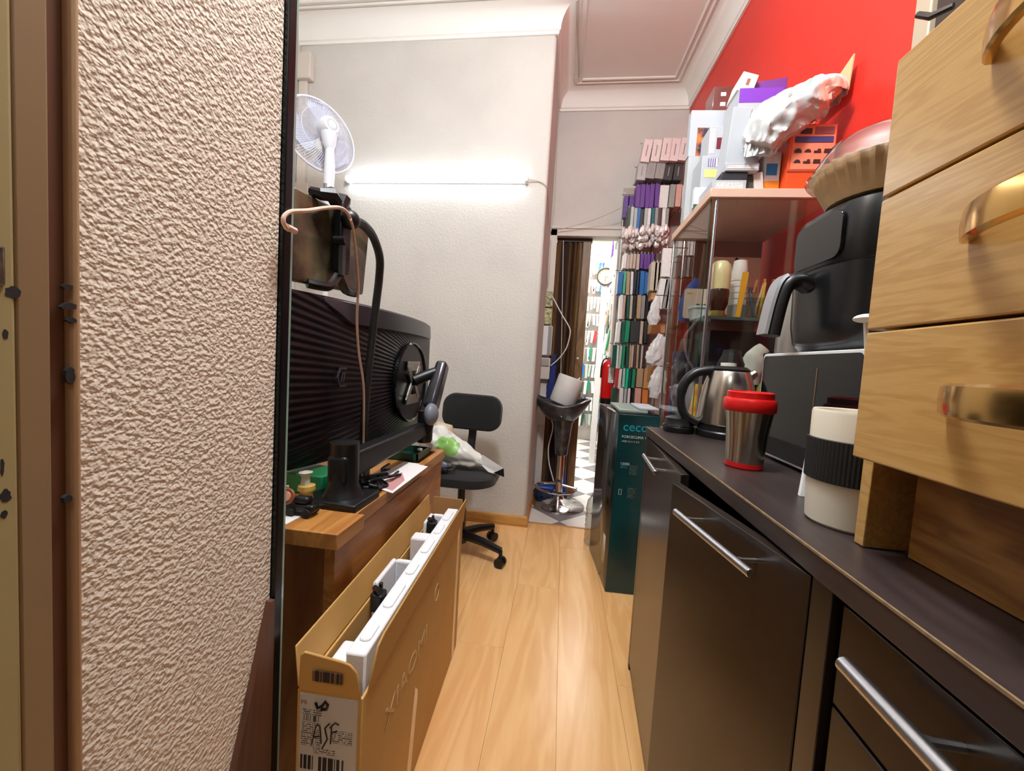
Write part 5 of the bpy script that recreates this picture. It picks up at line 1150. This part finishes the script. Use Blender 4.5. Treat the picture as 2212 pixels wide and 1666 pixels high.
t = thing('carrier_bag', 'large white plastic bag draped over the heap and orange box', 'bag', (.70, 1.50, ZT+.2))
bp_ = [AY(1640, 322, 1.45), AY(1655, 290, 1.45), AY(1686, 256, 1.45), AY(1726, 226, 1.45), AY(1772, 212, 1.45), AY(1812, 216, 1.45), AY(1842, 226, 1.45)]
bp_[-1].x = min(bp_[-1].x, .80); bp_[-2].x = min(bp_[-2].x, .785); 
blob('bag', printed_film('white translucent bag', (208, 209, 209), [((176, 206, 190), tuple(bp_[3]+Vector((0, -.03, .06))), .05), ((240, 180, 160), tuple(bp_[5]+Vector((0, -.05, -.01))), .048)], .95, .28, .5, 40), bp_,
     [.046, .066, .070, .068, .064, .062, .048], .16, n=64, k=15, seed=11, per=14, flat=(1, .9, 1), parent=t, crease=.21)

def skirt(u, v):
    p = AY(1604+70*u+22*v, 342-8*u+2*math.sin(u*9)-(112-18*u)*v, 1.445)
    f_ = .016*noise.noise(Vector((u*7.5, v*2.2, 3)))+.010*(.4-abs(noise.noise(Vector((u*13, v*4, 7))))*2)
    return (p.x, p.y-.012+f_+.02*v, p.z+.3*f_)
MB().grid(skirt, 40, 24).build('bag_skirt', film('white bag skirt film', (208, 209, 210), .9, .28, .4, 40), t, angle=1.2)

# ================================================================== FLOOR GOODS
t = thing('air_conditioner_box', 'tall dark green air conditioner carton standing by the cabinet', 'box', (.36, 2.04, 0))
M_cec = mat('dark teal carton', (10, 34, 34), .28, vary=.6, scale=2.2, col2=(6, 62, 66), coat=.3)
M_cecs = mat('black green carton side', (16, 24, 24), .22, coat=.4, vary=.3, scale=4)
q4 = [(.272, 1.838), (.458, 1.845), (.412, 2.265), (.226, 2.258)]
MB().add([(x, y, .001) for x, y in q4]+[(x, y, .852) for x, y in q4], [(0, 3, 2, 1), (4, 5, 6, 7), (0, 1, 5, 4), (1, 2, 6, 5), (2, 3, 7, 6)]).build('carton', M_cec, t, bevel=.003)
MB().add([(x, y, .001) for x, y in (q4[0], q4[3])]+[(x, y, .852) for x, y in (q4[3], q4[0])], [(0, 1, 2, 3)]).build('side_face', M_cecs, t, solid=.0012)
R4 = (Vector(q4[1])-Vector(q4[0])).normalized(); R4 = (R4.x, R4.y, 0)
def onbox(s, z): return (q4[0][0]+R4[0]*s, q4[0][1]+R4[1]*s-.0006, z)
M_cy = mat('cyan print', (26, 140, 160), .4); M_gy = mat('pale print', (190, 196, 190), .5)
text('cecotec', .060, onbox(.022, .775), R4, (0, 0, 1), M_cy, t)
text('FORCECLIMA 12850', .0165, onbox(.020, .742), R4, (0, 0, 1), M_gy, t)
MB().box(.293, .385, 1.8385, 1.8395, .722, .730).build('small_print', barcode('dim print', (10, 34, 34), (110, 124, 120), 0, 400, .5), t)
text('12000', .017, onbox(.022, .615), R4, (0, 0, 1), M_gy, t); text('BTU', .015, onbox(.026, .600), R4, (0, 0, 1), M_cy, t)
for z0, z1 in ((.57, .615), (.46, .51)): MB().box(.338, .372, 1.8400, 1.8410, z0, z1).build('small_print', barcode('teal rows', (10, 36, 36), (70, 100, 96), 0, 180, .6, 'rows'), t)
ph = MB(); ph.tube([onbox(.026, .475), onbox(.038, .475), onbox(.038, .500), onbox(.026, .500)], .0010, 4, closed=True); ph.build('phone_icon', M_gy, t)
text('cecotec', .036, (.2455, 2.08, .765), (.109, -.994, 0), (0, 0, 1), M_cy, t)
MB().add([(.259, 1.95, .10), (.265, 1.905, .10), (.264, 1.905, .24), (.258, 1.95, .24)], [(0, 1, 2, 3)]).build('label', mat('pale label', (190, 180, 160), .5), t, solid=.0015)
M_tapew = mat('white edge tear', (206, 206, 200), .6)
MB().tube([(.262, 1.90, .853), (.255, 1.98, .854), (.246, 2.07, .853)], .004, 5).build('torn_edge', M_tapew, t)
tag(MB().box(.275, .405, 1.86, 2.2, .858, .872).build('flat_pack', mat('grey green tray', (150, 160, 150), .3), bevel=.003), 'pale grey tray lying on the tall dark green carton', 'tray')
tag(MB().box(.365, .455, 1.87, 2.1, .873, .884).build('flat_pack', M_wb, bevel=.003), 'white flat pack lying on the tray over the dark green carton', 'pack')
tag(MB().prism([(.275, 1.855), (.455, 1.86), (.45, 2.0), (.28, 2.0)], lambda a, b, z: (a, b, z), .8525, .8575).build('black_pad', M_blk, bevel=.002), 'black flat pad directly on top of the dark green carton', 'pad')
t = thing('water_jug', 'large clear plastic water jug beside the dark green carton', 'jug', (.258, 2.338, 0))
jp = [(.055, .001), (.06, .006)]
for i in range(6): jp += [(.062, .02+.03*i), (.058, .035+.03*i)]
jp += [(.062, .21), (.055, .26), (.025, .31), (.019, .32), (.019, .335)]
MB().lathe(jp, 24, (.258, 2.338, 0)).build('shell', glass('jug plastic', (224, 226, 222), .9, .12), t)
MB().lathe([(.021, .325), (.021, .345), (.0001, .346)], 14, (.258, 2.338, 0)).build('cap', M_white, t)

# ================================================================== GOODS HANGING RIGHT OF THE DOORWAY
PK = {'pinkwhite': (226, 208, 204), 'white': (226, 226, 222), 'purple': (96, 48, 138), 'silver': (176, 178, 176), 'grey': (150, 150, 144), 'paleg': (176, 194, 180), 'dark': (52, 54, 54),
      'blue': (26, 104, 170), 'navy': (34, 40, 66), 'teal': (18, 92, 104), 'brown': (88, 58, 56), 'beige': (192, 176, 158), 'mint': (76, 176, 138), 'black': (30, 30, 36), 'green': (22, 140, 98),
      'dgreen': (20, 84, 66), 'pink': (208, 160, 146), 'orange': (216, 132, 60), 'tan': (176, 150, 118), 'kraft': (200, 150, 100), 'red': (190, 50, 46), 'aqua': (16, 190, 150)}
CN = {'pinkwhite': 'pinkish white', 'paleg': 'pale green', 'dgreen': 'dark green', 'mint': 'mint green', 'aqua': 'bright aqua'}
def PM(c): return mat('package '+c, PK[c], .4, vary=.08, scale=60)
ORD = ['first', 'second', 'third', 'fourth', 'fifth', 'sixth', 'seventh', 'eighth', 'ninth', 'tenth', 'eleventh', 'twelfth']
ROWN = ['top', 'second', 'third', 'fourth', 'fifth', 'sixth', 'seventh', 'eighth', 'ninth', 'tenth', 'eleventh', 'bottom']
M_hook = mat('wire hook', (170, 170, 172), .25, 1.0)
M_hang = mat('clear hang tab', (200, 204, 204), .3)
rackT = thing('display_grid', 'wire display grid fixed to the wall right of the doorway', 'rack', (.60, 3.18, 1.7))
for x_, zt_ in ((.385, 2.42), (.50, 2.6), (.615, 2.7), (.73, 2.7)): MB().tube([(x_, 3.178, .55), (x_, 3.178, zt_)], .004, 6).build('upright', M_hook, rackT)
MB().box(.372, .80, 3.181, 3.187, .55, 2.45).build('back_board', mat('beige grey board', (186, 170, 156), .6, vary=.1, scale=8), rackT)
def row(ri, py0, py1, items, y=2.95, depth=.09, tab=True, kind='package', slant=0.0):
    zt = zb = None; n = 0; seen = {}
    for (p0, p1, c) in items:
        a, b = AY(p0, (py0+py1)/2, y), AY(p1, (py0+py1)/2, y); ta, ba = AY((p0+p1)/2, py0, y), AY((p0+p1)/2, py1, y)
        n += 1
        nm = CN.get(c, c)
        lab = f'{nm} packet, {ORD[n-1]} from the left in the {ROWN[ri]} row right of the doorway'
        dj = random.uniform(-.012, .012); wj = (b.x-a.x)
        z0, z1 = ba.z-(.03 if tab else 0)+random.uniform(-.008, .004), ta.z+random.uniform(-.004, .004)
        t = thing('hanging_packet', lab, 'packet', ((a.x+b.x)/2, y+depth/2, z0), 'packets hung right of the doorway')
        Mx = Matrix.Translation(((a.x+b.x)/2, y+dj, z1)) @ Matrix.Rotation(random.uniform(-.03, .03)+slant, 4, 'Y')
        hw = max(.003, wj/2-.0012)
        MB(Mx).box(-hw, hw, 0, depth, -(z1-z0), -.022 if tab else 0).build('box', PM(c), t, bevel=.0012, seg=1)
        if tab: MB(Mx).prism([(.25*depth, -.022), (.75*depth, -.022), (.68*depth, .002), (.32*depth, .002)], lambda p, q, x: (x, p, q), -.0012, .0012).build('hang_tab', M_hang, t, smooth=False)
        elif wj > .03:
            MB(Mx).box(-.0035, .0035, -.0006, .0, -(z1-z0)*.75, -(z1-z0)*.25).build('printed_line', mat('thin grey line', (150, 130, 130), .5), t, smooth=False)
    # the wire the row hangs on
    a, b = AY(items[0][0], py0, y), AY(items[-1][1], py0, y)
    zz = min(a.z, b.z)-.004
    MB().tube([(a.x-.012, y+depth*.5, zz), (max(b.x, .74), y+depth*.5, zz), (max(b.x, .74), 3.178, zz)], .0026, 6).build('hook', M_hook, rackT)
def eq(p0, p1, cs): w_ = (p1-p0)/len(cs); return [(p0+w_*i, p0+w_*(i+1), c) for i, c in enumerate(cs)]
row(0, 299, 349, eq(1391, 1490, ['pinkwhite']*5), tab=False, y=2.90, depth=.10, slant=.10)
row(1, 352, 388, eq(1378, 1476, ['silver', 'grey', 'grey', 'dark', 'dark']), tab=False, y=2.93, depth=.10, slant=.08)
row(2, 392, 438, eq(1373, 1424, ['purple']*5)+eq(1426, 1446, ['white'])+eq(1447, 1486, ['grey', 'pink', 'white']), y=2.95)
row(3, 442, 498, eq(1354, 1428, ['dark', 'paleg', 'silver', 'blue', 'dark', 'silver', 'white', 'teal', 'grey', 'brown'])+eq(1430, 1462, ['white', 'grey', 'silver', 'white'])[:2], y=2.95)
row(4, 542, 572, eq(1347, 1382, ['white', 'beige', 'beige', 'beige', 'beige'])+eq(1383, 1414, ['purple']*4)+eq(1415, 1440, ['brown']), y=2.95)
row(5, 580, 626, [(1335, 1346, 'blue'), (1347, 1353, 'mint'), (1353, 1361, 'tan'), (1362, 1368, 'white'), (1369, 1375, 'black'), (1376, 1381, 'navy'), (1382, 1392, 'blue'), (1393, 1401, 'blue'), (1402, 1408, 'green'), (1409, 1450, 'beige')][:10], y=2.95)
row(6, 632, 680, [(1338, 1345, 'white'), (1346, 1352, 'pink'), (1353, 1359, 'dgreen'), (1360, 1366, 'beige'), (1367, 1374, 'black'), (1375, 1384, 'tan'), (1385, 1394, 'grey'), (1395, 1402, 'black'), (1403, 1410, 'dark')], y=2.95)
row(7, 688, 732, [(1333, 1341, 'white'), (1342, 1350, 'dgreen'), (1351, 1361, 'green'), (1362, 1382, 'dark'), (1383, 1390, 'beige'), (1391, 1398, 'dark'), (1399, 1406, 'black')], y=2.95)
row(8, 740, 786, [(1322, 1331, 'dgreen'), (1332, 1337, 'white'), (1338, 1344, 'paleg'), (1345, 1351, 'green'), (1352, 1358, 'dgreen')]+eq(1359, 1394, ['tan', 'beige', 'brown', 'tan', 'dark', 'beige', 'dark']), y=2.95)
row(9, 790, 829, [(1330, 1336, 'red'), (1337, 1344, 'white'), (1345, 1351, 'paleg'), (1352, 1358, 'aqua'), (1359, 1365, 'dgreen'), (1366, 1373, 'green'), (1375, 1389, 'tan'), (1391, 1405, 'kraft')], y=2.95)
row(10, 832, 868, [(1322, 1331, 'dgreen'), (1337, 1346, 'white'), (1348, 1354, 'silver'), (1356, 1362, 'white'), (1364, 1369, 'black'), (1371, 1385, 'pink'), (1387, 1400, 'orange')], y=2.95)
# the pair of purple packets by themselves on a hook
for k_, (p0, p1) in enumerate(((1349, 1357), (1358, 1366))):
    a, b = AY(p0, 423, 3.05), AY(p1, 470, 3.05); t = thing('hanging_packet', ('left' if k_ == 0 else 'right')+' of two long purple packets hung alone beside the lintel string', 'packet', (a.x, 3.08, b.z), 'packets hung right of the doorway')
    MB().box(a.x, b.x, 3.05, 3.10, b.z, a.z).build('box', PM('purple'), t, bevel=.001)
    MB().box((a.x+b.x)/2-.001, (a.x+b.x)/2+.001, 3.06, 3.09, a.z, a.z+.02).build('hang_tab', M_hang, t)
h_ = AY(1343, 421, 3.06); MB().tube([(h_.x, 3.06, h_.z+.0), (h_.x+.12, 3.06, h_.z), (h_.x+.12, 3.178, h_.z)], .003, 6).build('hook', M_hook, rackT)
# silver bubble packets under the fourth row
M_foil = mat('silver foil packet', (236, 230, 226), .25, .25, bump=.8, bscale=120)
for i in range(42):
    px = 1347+(i % 14)*7.2+random.uniform(-2, 2); py = 504+(i//14)*13+random.uniform(-4, 4)+(-.12*(px-1349))
    c = AY(px, py, 2.90+.03*(i//14)); s_ = random.uniform(.016, .027)
    tag(MB().ball(c, (s_*.8, .02, s_*1.5), 8, 6, .5, 9, i).build('foil_packet', M_foil, angle=.4), 'small crumpled silver foil packet hanging in the cluster under the fourth row', 'packet', 'silver foil packets right of the doorway')
# nearer column beside the glass cabinet
def hang(label, px0, py0, px1, py1, y, depth, m, name='hanging_packet', rot=0):
    a, b = AY(px0, py0, y), AY(px1, py1, y); t = thing(name, label, 'packet', ((a.x+b.x)/2, y+depth/2, b.z))
    Mx = Matrix.Translation(((a.x+b.x)/2, y, a.z)) @ Matrix.Rotation(rot, 4, 'Y'); hw = abs(b.x-a.x)/2
    MB(Mx).box(-hw, hw, 0, depth, -(a.z-b.z), 0).build('box', m, t, bevel=.0015)
    MB(Mx).box(-.0015, .0015, depth*.3, depth*.7, 0, .018).build('hang_tab', M_hang, t)
for k_ in range(3): hang(ORD[k_]+' of three tall beige boxes hanging beside the glass cabinet', 1408+8*k_, 566, 1415.5+8*k_, 628, 2.6, .08, PM('beige'))
hang('white packet with round window hanging above the grey packets', 1433, 536, 1447, 598, 2.5, .03, PM('white'))
hang('white faced packet hanging left of the grey packets', 1428, 602, 1438, 668, 2.5, .05, PM('white'), rot=.12)
hang('left grey packet hanging by the cabinet edge', 1439, 602, 1446, 668, 2.5, .05, PM('grey'), rot=.08)
hang('right grey packet hanging by the cabinet edge', 1447, 602, 1455, 668, 2.5, .05, PM('silver'), rot=.08)
hang('brown carton below the tall beige boxes', 1408, 630, 1428, 648, 2.62, .09, PM('kraft'))
hang('orange brown carton below the upper bagged packet', 1406, 698, 1436, 722, 2.62, .09, PM('kraft'))
hang('kraft carton right of the tenth row', 1406, 792, 1414, 828, 2.65, .09, PM('kraft'))
standT = thing('packet_stand', 'slim wire stand carrying the nearer packets beside the glass cabinet', 'stand', (.62, 2.60, 0))
MB().tube([(.70, 2.60, .02), (.70, 2.60, 2.35)], .008, 8).build('pole', M_hook, standT)
MB().box(.58, .72, 2.50, 2.70, 0, .02).build('foot', M_hook, standT, bevel=.004)
for (px_a, py_a, y_a) in ((1408, 567, 2.64), (1433, 537, 2.515), (1428, 603, 2.525), (1408, 631, 2.66), (1406, 699, 2.66), (1406, 793, 2.69), (1420, 640, 2.5), (1428, 722, 2.5), (1426, 793, 2.5), (1467, 512, 2.73), (1467, 555, 2.73)):
    p_ = AY(px_a, py_a, y_a); MB().tube([(p_.x-.005, y_a, p_.z+.006), (.70, y_a, p_.z+.006), (.70, 2.60, p_.z+.006)], .0028, 6).build('hook', M_hook, standT)
M_poly = film('clear poly bag', (236, 234, 232), .72, .12, .6, 60)
for lb, pts, rd in (('upper clear poly bag hanging beside the cabinet', [(1420, 640), (1416, 665), (1412, 690), (1411, 702)], [.012, .03, .034, .02]),
                    ('clear poly bag flaring out in the middle of the column', [(1428, 722), (1420, 745), (1412, 770), (1408, 786)], [.014, .034, .05, .03]),
                    ('clear poly bag hanging right of the flared one', [(1436, 728), (1430, 752), (1426, 775), (1424, 790)], [.012, .022, .03, .02]),
                    ('lower clear poly bag beside the cabinet', [(1426, 792), (1420, 815), (1416, 840), (1412, 860)], [.016, .034, .042, .024]),
                    ('small clear poly bag beside the lower one', [(1434, 800), (1432, 825), (1430, 850)], [.012, .022, .02])):
    o = blob('poly_bag', M_poly, [AY(p[0], p[1], 2.5) for p in pts], rd, .15, n=30, k=26, seed=len(lb), flat=(1, .5, 1), crease=.3)
    tag(o, lb, 'bag', 'clear poly bags beside the glass cabinet')
# strips of boxes seen through the cabinet glass
for k_ in range(9):
    hang(f'{ORD[k_]} white strip box seen through the cabinet glass', 1467+8*k_, 512, 1474+8*k_, 552, 2.7, .06, PM('white') if k_ != 6 else PM('silver'))
for k_ in range(9):
    hang(f'{ORD[k_]} grey strip packet seen through the cabinet glass', 1467+8*k_, 555, 1474+8*k_, 598, 2.7, .06, PM('grey') if k_ % 3 else PM('brown'))

# ================================================================== THE SHOP BEYOND
t = thing('wall_clock', 'round wall clock with a dark rim inside the bright shop', 'clock', (.44, 5.0, 2.17))
ck = AY(1308, 598, 4.3); CM = Matrix.Translation(ck) @ Matrix.Rotation(PI/2, 4, 'X')
MB(CM).lathe([(.080, -.02), (.092, -.02), (.096, .0), (.092, .018), (.080, .018), (.078, .006)], 36, cap=False).build('rim', mat('dark clock rim', (60, 50, 40), .3), t)
MB(CM).lathe([(.0001, .006), (.080, .006), (.080, .002), (.0001, .002)], 36).build('dial', mat('cream dial', (226, 214, 180), .5), t)
MB().box(ck.x-.002, ck.x+.002, ck.y-.011, ck.y-.009, ck.z-.055, ck.z).build('hand', M_blk, t); MB().box(ck.x, ck.x+.04, ck.y-.011, ck.y-.009, ck.z-.004, ck.z).build('hand', M_blk, t)
for i in range(12): a = PI/6*i; c_ = ck+Vector((.066*math.cos(a), -.0075, .066*math.sin(a))); MB().box(c_.x-.003, c_.x+.003, c_.y-.001, c_.y+.001, c_.z-.003, c_.z+.003).build('hour_mark', M_blk, t, smooth=False)
MB().box(ck.x-.03, ck.x+.03, ck.y+.02, ck.y+.05, .0, ck.z+.1).build('post', M_white, t)
t = thing('fire_extinguisher', 'red fire extinguisher hanging in the shop doorway', 'extinguisher', (.335, 3.125, .78))
ex = AY(1309, 872, 3.125); EM = Matrix.Translation((ex.x, 3.125, ex.z))
MB(EM).lathe([(.050, 0), (.052, .004), (.052, .045)], 28).build('boot', M_blk, t)
MB(EM).lathe([(.052, .045), (.053, .05), (.053, .285), (.045, .315), (.022, .335), (.016, .345)], 28).build('cylinder', mat('extinguisher red', (216, 20, 22), .25, coat=.4), t)
MB(EM).lathe([(.014, .34), (.014, .365), (.0001, .366)], 14).build('valve', M_alu, t)
MB(EM).tube([(0, 0, .362), (.03, 0, .385), (.055, 0, .392)], .006, 8).build('lever', M_blk, t)
MB(EM).tube(bez([(-.014, 0, .352), (-.04, -.01, .345), (-.056, -.01, .29), (-.057, -.01, .20)], 16), .006, 8).build('hose', M_blk, t)
part(MB(EM).box(-.004, .036, -.0545, -.050, .165, .285).build('label', barcode('extinguisher label', (232, 226, 220), (150, 130, 130), 0, 120, .35, 'rows'), t), 'white printed label')
MB().box(ex.x+.02, ex.x+.075, 3.165, 3.189, ex.z+.2, ex.z+.23).build('bracket', M_hook, t)
SHC = ['white']*9+['silver', 'paleg', 'pinkwhite', 'pink', 'green', 'dgreen', 'purple', 'red', 'dark', 'tan', 'blue', 'grey']
for r_ in range(10):
    z1 = 2.50-.235*r_
    for i in range(15):
        x_ = .06+.046*i+random.uniform(-.004, .004)
        c = random.choice(SHC); w_ = random.uniform(.012, .020); h_ = random.uniform(.15, .205)
        o = MB(Matrix.Translation((x_, 5.60, z1)) @ Matrix.Rotation(random.uniform(-.1, .14), 4, 'Y')).box(-w_, w_, 0, .06, -h_, 0).build('shop_packet', PM(c), smooth=False)
        tag(o, f'small {CN.get(c, c)} packet hanging on the far wall of the bright shop', 'packet', f'{CN.get(c, c)} packets on the far shop wall')
for yi, y_ in enumerate((3.62, 4.0, 4.4, 4.85)):
    for r_ in range(9):
        z1 = 2.35-.24*r_
        for i in range(4 if yi else 3):
            x_ = .40+.012*yi+.030*i+random.uniform(-.005, .005); c = random.choice(SHC); h_ = random.uniform(.15, .20)
            if yi == 0 and z1 < 1.25 and z1 > .65: continue
            o = MB(Matrix.Translation((x_, y_, z1)) @ Matrix.Rotation(random.uniform(-.03, .14), 4, 'Y')).box(-.008, .008, 0, .08, -h_, 0).build('shop_packet', PM(c), smooth=False)
            tag(o, f'thin {CN.get(c, c)} packet hanging edge-on along the right side of the shop', 'packet', f'{CN.get(c, c)} packets along the shop side')
t = thing('far_grid', 'wire grid on the far shop wall holding rows of packets', 'rack', (.4, 5.7, .3))
for r_ in range(10): MB().tube([(.03, 5.63, 2.50-.235*r_-.012), (.74, 5.63, 2.50-.235*r_-.012), (.74, 5.747, 2.50-.235*r_-.012)], .004, 5).build('rod', M_hook, t)
t = thing('shop_board', 'white display board carrying packets along the right side of the shop', 'board', (.53, 4.2, 0))
MB().box(.58, .60, 3.5, 5.0, .35, 2.45).build('board', M_white, t); 
for y_ in (3.66, 4.04, 4.44, 4.89):
    for r_ in range(9): MB().tube([(.40, y_, 2.352-.24*r_), (.581, y_, 2.352-.24*r_)], .003, 5).build('hook', M_hook, t)
for y_ in (3.55, 4.95): MB().box(.582, .598, y_, y_+.03, 0, .35).build('leg', M_alu, t)
t = thing('shop_sign', 'grey sign panel with dark symbols at the top of the far shop wall', 'sign', (.33, 5.5, 2.6))
a, b = AY(1281, 525, 5.4), AY(1327, 551, 5.4)
MB().box(a.x, b.x, 5.40, 5.42, b.z, a.z).build('panel', mat('grey sign', (168, 164, 166), .5), t)
for p0, p1 in ((1288, 1301), (1306, 1320)):
    c, d_ = AY(p0, 529, 5.4), AY(p1, 543, 5.4); MB().box(c.x, d_.x, 5.396, 5.401, d_.z, c.z).build('symbol', mat('dark sign symbol', (40, 38, 42), .5, vary=.9, scale=50, col2=(190, 186, 186)), t)
MB().box(a.x, b.x, 5.396, 5.40, b.z, b.z+.02).build('stripe', mat('mauve stripe', (176, 130, 166), .5), t)
MB().tube([((a.x+b.x)/2, 5.42, a.z-.05), ((a.x+b.x)/2, 5.75, a.z-.05)], .008, 6).build('bracket', M_hook, t)
